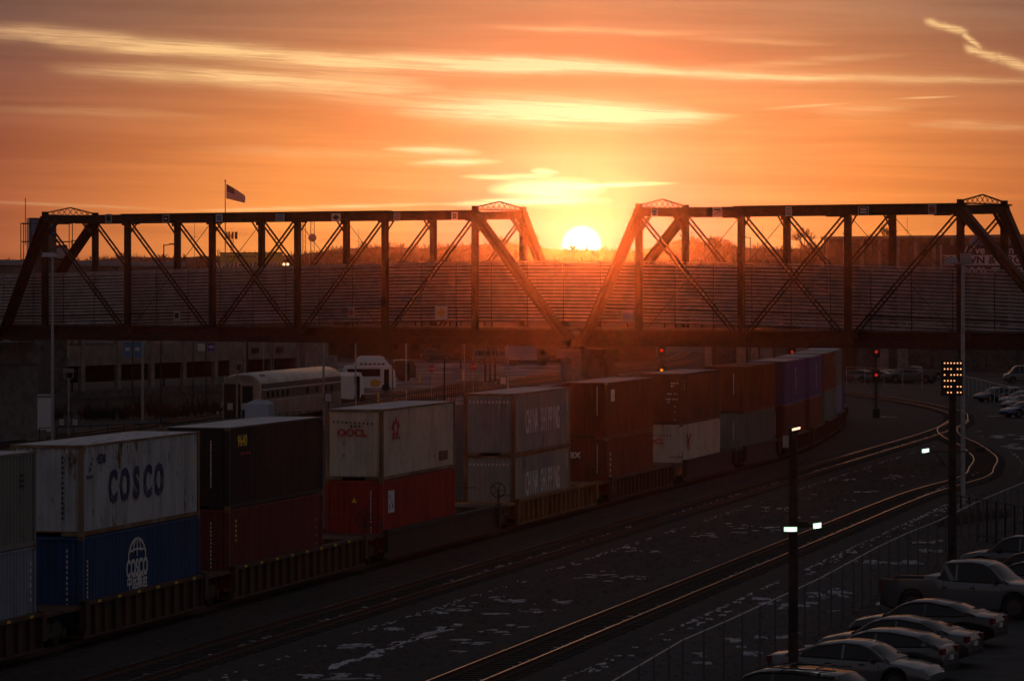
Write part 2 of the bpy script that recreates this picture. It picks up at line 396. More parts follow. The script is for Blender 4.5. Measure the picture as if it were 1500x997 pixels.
# ================================================================ truss bridge
BA = Vector((-33.2, 272, 0)); BB = Vector((27.2, 231.7, 0)); BU = (BB - BA).normalized(); BN = Vector((-BU.y, BU.x, 0))
if BN.y < 0: BN = -BN
ZT, ZB = 16.1, 7.3
def on_px(px):                                       # distance along the near truss plane for a column of the photograph
    k = (px - CX) / F; return (k * BA.y - BA.x) / (BU.x - k * BU.y)
def bp(t, w, z): return BA + BU * t + BN * w + Vector((0, 0, z))
WID, SKEW = 5.0, .45
def rounded_post(b, t, w, z0, z1, wid=.38, dep=.34):  # laced post: two channels and lattice
    for s in (-1, 1):
        b.beam(bp(t + s * (wid / 2 - .05), w, z0), bp(t + s * (wid / 2 - .05), w, z1), .1, dep, up=BN)
    b.beam(bp(t, w - dep / 2 + .02, z0), bp(t, w - dep / 2 + .02, z1), wid - .2, .02, up=BN)
def double_bar(b, p, q, gap=.26, w=.085):
    p, q = Vector(p), Vector(q); d = (q - p).normalized(); n = d.cross(BN).normalized()
    for s in (-1, 1): b.beam(p + n * s * gap / 2, q + n * s * gap / 2, w, .12, up=BN)
    L = (q - p).length; k = int(L / .8)
    for i in range(1, k):
        c = p + d * (L * i / k); b.beam(c - n * gap / 2, c + n * gap / 2, .05, .03, up=d)
def span(pxs, label, endn0, endn1, step_mid):
    ts = [on_px(p) for p in pxs]; n = len(ts)
    panel = (ts[-1] - ts[0]) / (n - 1)
    root = thing('truss_bridge', tuple(bp(ts[0], 0, 0)), label, 'bridge', group='steel truss spans of the footbridge')
    for side, w in ((0, 0.0), (1, WID)):
        tt = [t + (SKEW if side else 0) for t in ts]
        tl = tt[0] - (endn0 if side == 0 else panel)
        tr = tt[-1] + (endn1 if side == 0 else panel * .5)
        if side == 1: pass
        b = MB(); zc = ZT - .27
        b.beam(bp(tt[0] - .25, w, zc), bp(tt[-1] + .25, w, zc), .5, .5)
        # cover plates step up panel by panel
        a0, a1 = step_mid
        b.beam(bp(tt[a0] - .4, w, ZT + .02), bp(tt[a1] + .4, w, ZT + .02), .6, .09)
        for i in range(len(tt) - 1):
            m_ = (tt[i] + tt[i + 1]) / 2; b.beam(bp(m_ - .9, w, ZT - .55), bp(m_ + .2, w, ZT - .55), .3, .06)
        x = tt[0]
        while x < tt[-1]:                             # rivet rows along the top
            b.beam(bp(x, w, ZT - .02 + .02), bp(x + .08, w, ZT), .42, .05); x += .3
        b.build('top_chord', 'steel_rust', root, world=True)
        b = MB(); b.beam(bp(tl, w, ZB + .22), bp(tr, w, ZB + .22), .4, .44); 
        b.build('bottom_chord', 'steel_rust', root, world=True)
        for t in tt:
            b = MB(); rounded_post(b, t, w, ZB + .2, ZT - .4)
            b.beam(bp(t - .5, w - .2, ZB + .55), bp(t + .5, w - .2, ZB + .55), .04, .7)     # gusset
            b.beam(bp(t - .3, w - .27, ZT - .5), bp(t + .3, w - .27, ZT - .5), .03, .5)
            b.beam(bp(t - .8, w - .235, ZB + .75), bp(t + .8, w - .235, ZB + .75), .03, .42)
            k = 0
            while ZB + 1.2 + k * .45 < ZT - 1.0:
                z = ZB + 1.2 + k * .45; s = 1 if k % 2 else -1; b.beam(bp(t - s * .16, w - .2, z), bp(t + s * .16, w - .2, z + .45), .05, .02); k += 1
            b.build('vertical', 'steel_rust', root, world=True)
        for (ta, tb) in ((tl, tt[0]), (tt[-1], tr)):
            b = MB(); z0, z1 = (ZB + .25, ZT - .3) if ta == tl else (ZT - .3, ZB + .25)
            b.beam(bp(ta, w, z0), bp(tb, w, z1), .5, .62, up=BN)
            b.beam(bp(ta, w - .28, z0), bp(tb, w - .28, z1), .03, .74, up=BN)
            b.build('end_post', 'steel_rust', root, world=True)
        half = (n - 1) / 2
        for i in range(n - 1):
            dirs = []
            if i + .5 < half: dirs = [1]
            elif i + .5 > half: dirs = [-1]
            else: dirs = [1, -1]
            for dsg in dirs:
                b = MB(); za, zb = (ZT - .5, ZB + .5) if dsg > 0 else (ZB + .5, ZT - .5)
                double_bar(b, bp(tt[i] + .1, w, za), bp(tt[i + 1] - .1, w, zb)); b.build('diagonal', 'steel_rust', root, world=True)
            if len(dirs) == 1 and 0 < i < n - 2 or (n == 4 and len(dirs) == 1):
                b = MB(); za, zb = (ZB + .5, ZT - .5) if dirs[0] > 0 else (ZT - .5, ZB + .5)
                b.cyl(bp(tt[i], w, za), bp(tt[i + 1], w, zb), .022, n=5); b.build('counter_rod', 'steel_rust', root, world=True)
    # cross struts with knee braces
    for i, t in enumerate(ts):
        b = MB(); b.beam(bp(t, 0, ZT - .35), bp(t + SKEW, WID, ZT - .35), .25, .3)
        for (w0, w1) in ((0, 1), (1, 0)):
            f = lambda w, z: bp(t + SKEW * w, WID * w, z)
            b.beam(f(w0 * 1.0, ZT - 1.55), f(w0 + (w1 - w0) * .2, ZT - .5), .07, .09)
        b.build('cross_strut', 'steel_rust', root, world=True)
        b = MB(); b.beam(bp(t, 0, ZB + .45), bp(t + SKEW, WID, ZB + .45), .3, .7); b.build('floor_beam', 'steel_rust', root, world=True)
    for i in range(n - 1):                            # top lateral rods
        b = MB()
        b.cyl(bp(ts[i], 0, ZT - .3), bp(ts[i + 1] + SKEW, WID, ZT - .3), .02, n=5); b.cyl(bp(ts[i] + SKEW, WID, ZT - .3), bp(ts[i + 1], 0, ZT - .3), .02, n=5)
        b.build('lateral_rod', 'steel_rust', root, world=True)
    # portals: peaked lattice at each end
    for t in (ts[0], ts[-1]):
        b = MB(); f = lambda w, z: bp(t + SKEW * w / WID, w, z)
        zb, ze, zp = ZT + .06, ZT + .2, ZT + .62
        b.beam(f(0, zb), f(WID, zb), .1, .08); b.beam(f(0, ze), f(WID / 2, zp), .12, .07); b.beam(f(WID / 2, zp), f(WID, ze), .12, .07)
        top = lambda w: ze + (zp - ze) * (1 - abs(w - WID / 2) / (WID / 2))
        k = 9
        for i in range(k):
            wa, wb = WID * i / k, WID * (i + 1) / k
            b.beam(f(wa, zb), f(wb, top(wb)), .03, .035); b.beam(f(wa, top(wa)), f(wb, zb), .03, .035)
        for w in (0, WID): b.beam(f(w, ZT - .3), f(w, ze + .1), .34, .34, up=BN)
        b.beam(f(0, ZT - .25), f(WID, ZT - .25), .3, .36)
        for w in (0, WID):
            s = 1 if w == 0 else -1
            b.beam(f(w, ZT - 1.7), f(w + s * 1.3, ZT - .45), .09, .1); b.beam(f(w + s * .5, ZT - 1.2), f(w + s * .5, ZT - .4), .05, .05)
        b.build('portal', 'steel_rust', root, world=True)
    # deck girders
    for w in (.45, WID - .45):
        t0 = ts[0] - (endn0 if w < 1 else panel) + .2; t1 = ts[-1] + (endn1 if w < 1 else panel * .5) - .2
        b = MB(); b.beam(bp(t0, w, 7.78), bp(t1, w, 7.78), .03, .92); b.beam(bp(t0, w, 8.25), bp(t1, w, 8.25), .3, .04); b.beam(bp(t0, w, 7.31), bp(t1, w, 7.31), .3, .04)
        x = t0 + .5
        while x < t1: b.beam(bp(x, w, 7.33), bp(x, w, 8.23), .02, .22, up=BU); x += 1.2
        b.build('girder', 'steel_rust', root, world=True)
    b = MB(); b.hexa([bp(a, w, z) for z in (8.30, 8.42) for a, w in ((ts[0] - endn0, .25), (ts[-1] + endn1, .25), (ts[-1] + endn1, WID - .25), (ts[0] - endn0, WID - .25))])
    b.build('deck', 'concrete_dark', root, world=True)
    return ts
tsL = span([66, 187, 311, 436, 564, 696], 'long left truss span with five panels between its peaked portals', 3.95, 7.3, (1, 4))
tsR = span([936, 1086, 1242, 1407], 'right truss span with three panels and crossed middle diagonals', 4.15, 7.66, (1, 3))

# slatted screens along both sides of the deck (crested)
SP = [(-60, 11.85), (66, 11.93), (311, 12.28), (560, 12.58), (700, 12.66), (850, 12.66), (1100, 12.46), (1240, 12.3), (1400, 12.07), (1520, 11.85)]
def crest(px):
    for (a, za), (b_, zb) in zip(SP, SP[1:]):
        if px <= b_: 
            s = max(0, (px - a) / (b_ - a)); return za + (zb - za) * s
    return SP[-1][1]
def screen(w, label, far):
    SM = 'screen_shaded' if far else 'screen'
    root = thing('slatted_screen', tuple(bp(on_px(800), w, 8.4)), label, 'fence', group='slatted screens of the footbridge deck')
    bays = 30; px0, px1 = -50, 1510; t0, t1 = on_px(px0), on_px(px1)
    def tp(u):
        t = t0 + (t1 - t0) * u; c = bp(t, 0, 0); return t, CX + F * c.x / c.y
    for i in range(bays):
        b = MB(); ta, pa = tp(i / bays); tb, pb = tp((i + 1) / bays); za, zb = crest(pa), crest(pb); k = 17
        for j in range(k):
            o = .1 + j * .226 + (.113 if far else 0)
            jit = random.uniform(-.008, .008)
            b.beam(bp(ta + .04, w, za - o + jit), bp(tb - .04, w, zb - o + jit), .03, .16 if far else .132)
        b.build('slat_bay', SM, root, world=True)
    for i in range(bays + 1):
        t, p = tp(i / bays); b = MB(); z = crest(p); s = .07 if far else -.07
        b.beam(bp(t, w + .07, 8.42), bp(t, w + .07, z + .02), .08, .08, up=BN); b.build('post', 'steel_rust', root, world=True)
    b = MB()
    for i in range(bays):
        ta, pa = tp(i / bays); tb, pb = tp((i + 1) / bays)
        b.beam(bp(ta, w, crest(pa) + .08), bp(tb, w, crest(pb) + .08), .12, .06)
    b.build('top_rail', 'screen', root, world=True)
    if not far:
        b = MB()
        for i in range(bays):
            ta, pa = tp(i / bays); tb, pb = tp((i + 1) / bays)
            b.beam(bp(ta, w - .05, crest(pa) - 2.95), bp(tb, w - .05, crest(pb) - 2.95), .05, .07)
        b.build('handrail', 'steel_rust', root, world=True)
screen(.85, 'grey slatted screen on the camera side of the bridge deck', False)
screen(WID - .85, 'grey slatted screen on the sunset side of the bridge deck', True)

# piers
def pier(c, wcap, label, hcap, cols, rad, w0=-.9, w1=WID + .9):
    t = thing('bridge_pier', (c.x, c.y, -.3), label, 'pier', rz=math.atan2(BU.y, BU.x))
    MB().box(-wcap / 2, wcap / 2, w0, w1, 7.05 - hcap + .3, 7.05 + .3).build('cap', 'concrete', t)
    for x in cols:
        MB().box(x - rad, x + rad, w0 + .25, w1 - .25, -.2, 7.05 - hcap + .3).build('column', 'concrete', t)
    MB().box(-wcap / 2 - .3, wcap / 2 + .3, w0 - .3, w1 + .3, -.2, .9).build('footing', 'concrete', t)
    for q in (-1, 1): MB().box(q * .5 - .25, q * .5 + .25, -.3, .3, 7.35, 7.56).build('bearing', 'steel_rust', t)
    return t
pier(bp(on_px(838), 0, 0), 1.9, 'concrete pier below the meeting point of the truss spans', .6, (-.42, .42), .38, -.4, 4.2)
pl = bp(on_px(-38), 0, 0)
pier(pl, 2.4, 'dark concrete pier with heavy cap under the left truss end', 1.6, (-.62, .62), .5)

# small signs hung on the chords
def hsign(px, py, w, h, label, kind):
    t = on_px(px); c = bp(t, 0, 0); d = c.y; z = CZ - (py - HY) * d / F
    root = thing('railroad_sign', tuple(bp(t, -.36, z)), label, 'sign', rz=math.atan2(BU.y, BU.x), group='signs on the bridge truss')
    MB().box(-w / 2, w / 2, -.02, .02, -h / 2, h / 2).build('plate', 'sign_white', root)
    def sub(x0, x1, z0, z1, m, y=.028): MB().box(x0, x1, -y, -.02, z0, z1).build('emblem', m, root)
    def ring(m, pts):
        b = MB(); b.poly([(p[0], -.03, p[1]) for p in pts]); b.poly([(p[0], -.024, p[1]) for p in reversed(pts)]); b.build('emblem', m, root)
    circ = lambda r: [(r * math.cos(a * math.pi / 10), r * math.sin(a * math.pi / 10)) for a in range(20)]
    if kind == 'disc': sub(-w * .44, w * .44, -h * .44, h * .44, 'grey', .024); ring('black', circ(min(w, h) * .38))
    elif kind == 'bar': sub(-w * .42, w * .42, -h * .42, h * .42, 'black', .024); sub(-w * .22, w * .22, -h * .09, h * .09, 'sign_white', .03)
    elif kind == 'square': sub(-w * .3, w * .3, -h * .3, h * .3, 'blue', .024); sub(-w * .18, w * .18, -.02, .02, 'sign_white', .03)
    elif kind == 'rows':
        for k in (-1, 0, 1): sub(-w * .4, w * .4, k * h * .26 - h * .07, k * h * .26 + h * .07, 'blue' if k else 'red', .026)
    elif kind == 'diamond': ring('black' if py < 400 else 'yellow', [(-w * .4, 0), (0, -h * .36), (w * .4, 0), (0, h * .36)])
    elif kind == 'grid':
        for i in (-1, 0, 1):
            for j in (-1, 0, 1): sub(i * w * .28 - w * .09, i * w * .28 + w * .09, j * h * .28 - h * .09, j * h * .28 + h * .09, 'red', .026)
    elif kind == 'slash':
        b = MB(); b.beam((-w * .4, -.026, -h * .3), (w * .4, -.026, h * .1), .01, .06); b.build('emblem', 'red', root); sub(-w * .35, w * .35, h * .15, h * .3, 'black', .026)
    elif kind == 'text': sub(-w * .44, w * .44, -h * .44, h * .44, 'black', .022); sub(-w * .3, w * .3, h * .06, h * .28, 'sign_white', .03); sub(-w * .3, w * .3, -h * .28, -h * .06, 'sign_white', .03)
    elif kind == 'darkdisc': sub(-w * .45, w * .45, -h * .45, h * .45, 'grey', .022); ring('red', circ(min(w, h) * .36))
for a in ((164, 320, .56, .62, 'grey square sign with a dark disc nearest the left portal', 'disc'),
          (248, 320.5, .58, .52, 'dark plate with a pale bar on the left span chord', 'bar'),
          (326, 319.5, .58, .54, 'white square sign with small blue centre below the flag', 'square'),
          (415, 319, .74, .52, 'wide white sign with blue and red rows on the top chord', 'rows'),
          (497, 318.5, .74, .54, 'white sign with a black diamond on the top chord', 'diamond'),
          (586, 317.5, .52, .56, 'white sign with a red dotted grid right of the diamond sign', 'grid'),
          (670.5, 316.5, .48, .52, 'narrow white sign nearest the right portal of the long span', 'square'),
          (963, 312, .5, .5, 'faint sign under the first portal of the right span', 'square'),
          (1055, 310.5, .66, .62, 'white sign with a red slash on the right span chord', 'slash'),
          (1159.5, 310, .44, .58, 'tall narrow white sign near the middle of the right span', 'rows'),
          (1269, 309, .72, .5, 'black framed white sign with two lines on the right span', 'text'),
          (1369.5, 306.5, .54, .6, 'grey sign with a dark red disc near the last portal', 'darkdisc'),
          (264, 462, .5, .6, 'small dim square sign low on the screen of the left span', 'disc'),
          (651, 458, .95, .88, 'white plate with a yellow diamond low on the bridge screen', 'diamond'),
          (519, 457.5, .5, .7, 'faint red sign low on the screen left of the yellow diamond', 'darkdisc')):
    hsign(*a)
t_ = on_px(911); c_ = bp(t_, .55, 0); z_ = CZ - (462.5 - HY) * c_.y / F
o = thing('notice_board', tuple(bp(t_, .7, z_)), 'blank pale notice board on the screen beside the pier', 'sign', rz=math.atan2(BU.y, BU.x))
MB().box(-.45, .45, -.02, .02, -.37, .37).build('plate', 'sign_white', o)
# ================================================================ containers
CL, CW, CH = 11.75, 2.44, 2.90
def cmat(name, col, rust=None, col2=None, rr=(.6, .74), rough=.62):
    c2 = col2 or tuple(c * .72 for c in col)
    M[name] = mat(name, col, rough, .05, c2, 1.1, (.4, .66), stretch=(1, 1, .35), rust=rust, rustr=rr)
RU = (.14, .05, .018)
cmat('cont_greige', (.22, .215, .19), RU, rr=(.68, .8)); cmat('cont_pale_blue', (.26, .30, .38), RU, rr=(.7, .82)); cmat('cont_white', (.55, .56, .58), RU, (.40, .40, .40), (.53, .66))
cmat('cont_blue', (.019, .075, .20)); cmat('cont_black', (.034, .028, .03)); cmat('cont_maroon', (.19, .035, .032)); cmat('cont_cream', (.66, .58, .46), RU, (.52, .45, .35), (.58, .7))
cmat('cont_red', (.40, .04, .025), RU); cmat('cont_sage', (.34, .355, .315), RU, (.26, .27, .245), (.58, .72)); cmat('cont_brown', (.21, .052, .033)); cmat('cont_rust', (.225, .078, .046), RU); cmat('cont_green', (.17, .24, .21)); cmat('cont_purple', (.11, .10, .27))
cmat('frame_rust', (.19, .085, .035), None, (.30, .22, .15)); cmat('car_brown', (.10, .05, .03), RU, (.06, .035, .025)); cmat('car_dark', (.06, .045, .038), RU); cmat('car_yellow', (.27, .15, .05), RU, (.15, .085, .035), (.5, .66))
M['mark_white'] = mat('white_marking', (.75, .75, .75), .6, 0, (.35, .35, .35), 3, (.6, .72)); M['mark_navy'] = mat('navy_marking', (.03, .035, .12), .6, 0, (.16, .16, .2), 3, (.52, .66)); M['mark_red'] = mat('red_marking', (.55, .03, .03), .6); M['mark_yellow'] = mat('yellow_marking', (.85, .55, .03), .6)
M['mark_black'] = mat('black_marking', (.03, .03, .03), .6)

def corr(b, a0, a1, z0, z1, out, inn, fn, pitch=.278):
    n = max(3, round((a1 - a0) / pitch)); p = (a1 - a0) / n; pts = []
    for i in range(n):
        s = a0 + i * p; pts += [(s, inn), (s + p * .18, out), (s + p * .5, out), (s + p * .68, inn)]
    pts.append((a1, inn))
    for (s0, o0), (s1, o1) in zip(pts, pts[1:]): b.quad(fn(s0, o0, z0), fn(s1, o1, z0), fn(s1, o1, z1), fn(s0, o0, z1))
def mesh_parts():
    P = {}
    hl, hw = CL / 2, CW / 2
    for s in (1, -1):
        b = MB(); corr(b, -hl + .16, hl - .16, .16, CH - .08, hw - .012, hw - .068, lambda a, o, z: (s * o, a, z)); P['side%d' % s] = b
    b = MB(); corr(b, -hw + .15, hw - .15, .16, CH - .1, hl - .03, hl - .075, lambda a, o, z: (a, -o, z), .24); P['front'] = b
    b = MB(); corr(b, -hw + .15, hw - .15, .16, CH - .1, hl - .03, hl - .075, lambda a, o, z: (a, o, z), .24); P['rear'] = b
    b = MB()
    for k in range(2):
        x0, x1 = (-hw + .15, -.012) if k == 0 else (.012, hw - .15)
        b.box(x0, x1, -hl + .03, -hl + .07, .18, CH - .12)
        for j in range(4):
            z0 = .26 + j * .63; b.box(x0 + .1, x1 - .1, -hl + .022, -hl + .03, z0 + .06, z0 + .5)
    P['door'] = b
    b = MB()
    for x in (-.86, -.34, .34, .86):
        b.cyl((x, -hl - .012, .2), (x, -hl - .012, CH - .14), .02, n=6)
        for z in (.3, 1.1, 1.9, 2.6): b.box(x - .06, x + .06, -hl - .03, -hl + .02, z, z + .07)
    P['lock_rod'] = b
    b = MB(); n = 40
    for i in range(n):                                   # ribbed roof
        y0 = -hl + .1 + i * (CL - .2) / n; y1 = y0 + (CL - .2) / n * .6; y2 = y0 + (CL - .2) / n
        b.quad((-hw + .06, y0, CH - .03), (hw - .06, y0, CH - .03), (hw - .06, y1, CH - .03), (-hw + .06, y1, CH - .03))
        b.quad((-hw + .06, y1, CH - .03), (hw - .06, y1, CH - .03), (hw - .06, (y1 + y2) / 2, CH - .012), (-hw + .06, (y1 + y2) / 2, CH - .012))
        b.quad((-hw + .06, (y1 + y2) / 2, CH - .012), (hw - .06, (y1 + y2) / 2, CH - .012), (hw - .06, y2, CH - .03), (-hw + .06, y2, CH - .03))
    P['roof'] = b
    b = MB()
    for sx in (-1, 1):
        for sy in (-1, 1):
            x0, x1 = sorted((sx * hw, sx * (hw - .16))); y0, y1 = sorted((sy * hl, sy * (hl - .16))); b.box(x0, x1, y0, y1, .118, CH - .118)
        x0, x1 = sorted((sx * (hw - .004), sx * (hw - .07))); b.box(x0, x1, -hl + .16, hl - .16, .02, .16); b.box(x0, x1, -hl + .16, hl - .16, CH - .085, CH - .012)
    for sy in (-1, 1):
        y0, y1 = sorted((sy * (hl - .004), sy * (hl - .1))); b.box(-hw + .16, hw - .16, y0, y1, CH - .11, CH - .01)
        b.box(-hw + .16, -.5, y0, y1, .02, .17); b.box(.5, hw - .16, y0, y1, .02, .17); b.box(-.5, .5, y0 , y1, .13, .17)
    P['frame'] = b
    b = MB()
    b.box(-.086, .086, -.086, .086, 0, .118)
    P['corner_castings'] = b
    b = MB(); b.box(-hw + .07, hw - .07, -hl + .11, hl - .11, .10, .14); P['floor'] = b
    return P
ROOFM = {k: 'roof_dust_glow' for k in ('cont_greige', 'cont_pale_blue', 'cont_white', 'cont_black', 'cont_sage', 'cont_cream')}; ROOFM.update({k: 'roof_brown_glow' for k in ('cont_brown', 'cont_rust', 'cont_purple')})
M['roof_dust_glow'] = mat('dusty_glow_roof', (.40, .36, .35), .38, .1, (.26, .22, .21), .9, spec=.8, coat=.8); M['roof_brown_glow'] = mat('dusty_brown_glow_roof', (.34, .20, .15), .36, .1, (.24, .12, .08), .9, spec=.8, coat=.8)  # roof tones: dust, plus the glow of the sky painted into the colour
CP = mesh_parts(); CMESH = {}
def cpart(key, name, m, root, label=None):
    if key not in CMESH:
        o = CP[key].build(name, m, root); CMESH[key] = o.data
    else:
        o = bpy.data.objects.new(name, CMESH[key]); COL.objects.link(o); o.parent = root
    o.material_slots[0].link = 'OBJECT'; o.material_slots[0].material = M[m]
    if label: o['label'] = label
    return o
def castings(t):
    if t.location.y > 235: return
    for sx in (-1, 1):
        for sy in (-1, 1):
            for z in (0, CH - .118):
                o = cpart('corner_castings', 'corner_casting', 'frame_rust', t); o.location = (sx * (CW / 2 - .08), sy * (CL / 2 - .08), z)
def container(loc, rz, colour, label, group='containers of the stack train', doors=False, frame=None):
    t = thing('shipping_container', loc, label, 'container', rz, group)
    cpart('side1', 'side_panel', colour, t); cpart('side-1', 'side_panel', colour, t)
    if doors:
        d = cpart('door', 'door', colour, t); cpart('lock_rod', 'lock_rod', colour, d)
    else: cpart('front', 'end_panel', colour, t)
    cpart('rear', 'end_panel', colour, t); cpart('roof', 'roof', ROOFM.get(colour, colour), t); cpart('frame', 'frame', frame or colour, t); castings(t); cpart('floor', 'floor', 'tie', t)
    return t
SIDE = lambda y, z: face_matrix((CW / 2 + .004, y, z), (0, 1, 0), (0, 0, 1))
END = lambda x, z: face_matrix((x, -CL / 2 - .004, z), (1, 0, 0), (0, 0, 1))
def marks(t, face, m, u0, z0, n, du, dz, w, h, jit=.3, name='serial_lettering', seed=1):
    rnd = random.Random(seed); b = MB()
    for i in range(n):
        ww, hh = w * rnd.uniform(1 - jit, 1), h * rnd.uniform(1 - jit, 1); mm = face(u0 + i * du, z0 + i * dz)
        b.hexa([mm @ Vector(p) for p in ((-ww / 2, -hh / 2, -.01), (ww / 2, -hh / 2, -.01), (ww / 2, hh / 2, -.01), (-ww / 2, hh / 2, -.01), (-ww / 2, -hh / 2, .004), (ww / 2, -hh / 2, .004), (ww / 2, hh / 2, .004), (-ww / 2, hh / 2, .004))])
    return b.build(name, m, t)
def spread(t, word, face, m, u0, u1, z, size, **k):
    n = len(word)
    for i, ch in enumerate(word):
        if ch != ' ': put_text(ch, size, m, t, face(u0 + (u1 - u0) * (i + .5) / n, z), **k)

Z0 = .40; Z1 = Z0 + CH
def slot(d, ext=CL):
    """centre and heading of a container whose near right corner is at depth d"""
    a = Vector((trainX(d), d, 0)); 
    dd = d + 11.8; c = Vector((trainX(dd), dd, 0)); h = (c - a).normalized(); n = Vector((h.y, -h.x, 0))
    return a + h * (CL / 2) - n * (CW / 2), -math.atan2(h.x, h.y), h
STK = [  # depth, upper material, lower material, upper label, lower label, doors on upper
 (105.3, 'cont_greige', 'cont_pale_blue', 'grey green upper container cut by the left edge of the photo', 'pale blue lower container cut by the left edge of the photo'),
 (120.7, 'cont_white', 'cont_blue', 'rusty white upper container with five large navy letters and icy roof', 'blue lower container with white globe emblem above small lettering'),
 (135.3, 'cont_black', 'cont_maroon', 'black upper container with yellow figures near its corner', 'dark maroon lower container under the black one'),
 (155.0, 'cont_cream', 'cont_red', 'cream upper container with small red letters on its end above the red one', 'bright red lower container with small white square emblem'),
 (177.1, 'cont_sage', 'cont_sage', 'grey green upper container with tall white lettering on its side', 'grey green lower container with tall white lettering, sitting in the yellow car'),
 (196.9, 'cont_brown', 'cont_brown', 'plain red brown upper container with a small pale label', 'red brown lower container with white lowercase letters on its end'),
 (216.3, 'cont_rust', 'cont_cream', 'rust brown upper container showing its doors with white markings', 'cream lower container with red letters on its end, under the container with doors'),
 (235.3, 'cont_rust', 'cont_green', 'plain orange brown upper container above a pale green one', 'pale green lower container just before the purple stacks'),
 (250.3, 'cont_purple', 'cont_rust', 'nearer purple upper container with a column of white characters', 'brown lower container under the nearer purple one'),
 (264.6, 'cont_purple', 'cont_rust', 'farther purple upper container with a column of white characters', 'brown lower container under the farther purple one'),
 (278.6, 'cont_rust', 'cont_green', 'narrow looking orange brown upper container behind the purple ones', 'pale green lower container behind the purple stacks'),
 (293.0, 'cont_greige', 'cont_pale_blue', 'pale grey upper container near the bend of the train', 'pale blue grey lower container near the bend of the train'),
 (307.5, 'cont_brown', 'cont_purple', 'last visible brown upper container at the bend', 'last visible purple lower container at the bend'),
]
ST = []
for i, (d, mu, ml, lu, ll) in enumerate(STK):
    c, rz, h = slot(d); up = Vector((0, 0, 1))
    fr = {'cont_white': 'frame_rust', 'cont_cream': 'frame_rust', 'cont_sage': 'frame_rust'}
    lo = container((c.x, c.y, Z0), rz, ml, ll, frame=fr.get(ml) if i != 6 else None)
    hi = container((c.x, c.y, Z1), rz, mu, lu, doors=(i == 6), frame=fr.get(mu))
    ST.append((hi, lo))
hl = CL / 2
# c0
marks(ST[0][0], SIDE, 'mark_black', hl - 1.2, 2.2, 3, .0, -.16, .3, .09)
marks(ST[0][1], SIDE, 'mark_white', hl - .5, 2.4, 6, 0, -.22, .08, .14)
# c1
t = ST[1][0]; spread(t, 'COSCO', SIDE, 'mark_navy', -hl + 2.3, -hl + 8.0, 1.40, 1.42, sx=.85, bold=.055)
put_text('4538', .42, 'mark_navy', t, SIDE(-hl + 1.75, 2.38), bold=.008); marks(t, SIDE, 'mark_navy', -hl + .72, 2.1, 3, .1, .16, .1, .12); marks(t, SIDE, 'mark_navy', -hl + .5, 1.86, 3, .2, 0, .16, .1)
marks(t, SIDE, 'mark_yellow', hl - .85, 2.05, 2, .1, -.14, .14, .12)
marks(t, END, 'mark_black', .55, 2.5, 13, 0, -.16, .07, .11)
t = ST[1][1]
put_text('COSCO', .78, 'mark_white', t, SIDE(-hl + 5.2, 1.55), sx=.78, bold=.025); put_text('中远集运', .5, 'mark_white', t, SIDE(-hl + 5.2, 1.08), sx=1.0, bold=.012)
b = MB(); mm = SIDE(-hl + 5.2, 1.86)
def arc(b, mm, cx, cz, rx, rz_, a0, a1, w, n=16):
    P = [(cx + rx * math.cos(a0 + (a1 - a0) * i / n), cz + rz_ * math.sin(a0 + (a1 - a0) * i / n)) for i in range(n + 1)]
    for (xa, za), (xb, zb) in zip(P, P[1:]):
        b.beam(mm @ Vector((xa, za, 0)), mm @ Vector((xb, zb, 0)), .012, w, up=Vector((0, 0, 1)))
arc(b, mm, 0, 0, .85, .66, 0, math.pi, .09); arc(b, mm, 0, 0, .42, .66, math.radians(20), math.radians(160), .07); arc(b, mm, 0, .16, .95, .16, math.pi * .12, math.pi * .88, .06)
b.beam(mm @ Vector((0, .1, 0)), mm @ Vector((0, .66, 0)), .012, .07); b.build('emblem', 'mark_white', t)
marks(t, SIDE, 'mark_white', -hl + .45, 2.1, 13, 0, -.14, .1, .1); marks(t, END, 'mark_white', .7, 2.45, 11, 0, -.17, .05, .11)
# c2
t = ST[2][0]; put_text('9640', .56, 'mark_yellow', t, SIDE(-hl + 1.55, 2.36), bold=.015); marks(t, SIDE, 'mark_red', -hl + 1.5, 1.92, 4, .3, 0, .22, .09)
marks(t, END, 'mark_white', .55, 2.4, 17, 0, -.1, .05, .09); 
t = ST[2][1]; marks(t, SIDE, 'mark_yellow', -hl + .8, 2.45, 5, 0, -.17, .2, .1); marks(t, END, 'mark_white', .55, 2.4, 13, 0, -.14, .05, .09)
marks(t, SIDE, 'mark_yellow', hl - .9, 1.9, 5, 0, -.3, .08, .08)
# c3
t = ST[3][0]; put_text('OOCL', .40, 'mark_red', t, END(-.08, 1.93), sx=1.1, bold=.012); marks(t, END, 'mark_black', -.85, 2.38, 10, .18, -.008, .07, .1); marks(t, END, 'mark_black', -.1, 2.2, 3, .17, 0, .1, .09)
b = MB(); mm = SIDE(-hl + 2.0, 2.1)
for k in range(5):
    a = math.pi / 2 + k * 2 * math.pi / 5; c_ = Vector((.27 * math.cos(a) * 1.6, .27 * math.sin(a), 0))
    b.hexa([mm @ (c_ + Vector(q)) for q in ((-.2, -.1, -.01), (0, -.2, -.01), (.2, -.06, -.01), (.02, .19, -.01), (-.2, -.1, .004), (0, -.2, .004), (.2, -.06, .004), (.02, .19, .004))])
b.build('emblem', 'mark_red', t); marks(t, SIDE, 'mark_red', -hl + 1.6, 1.66, 4, .32, 0, .2, .12); marks(t, SIDE, 'frame_rust', -hl + 9.3, .62, 2, .8, .0, .7, .42, .1)
t = ST[3][1]; marks(t, END, 'mark_white', .72, 2.45, 19, 0, -.11, .05, .08)
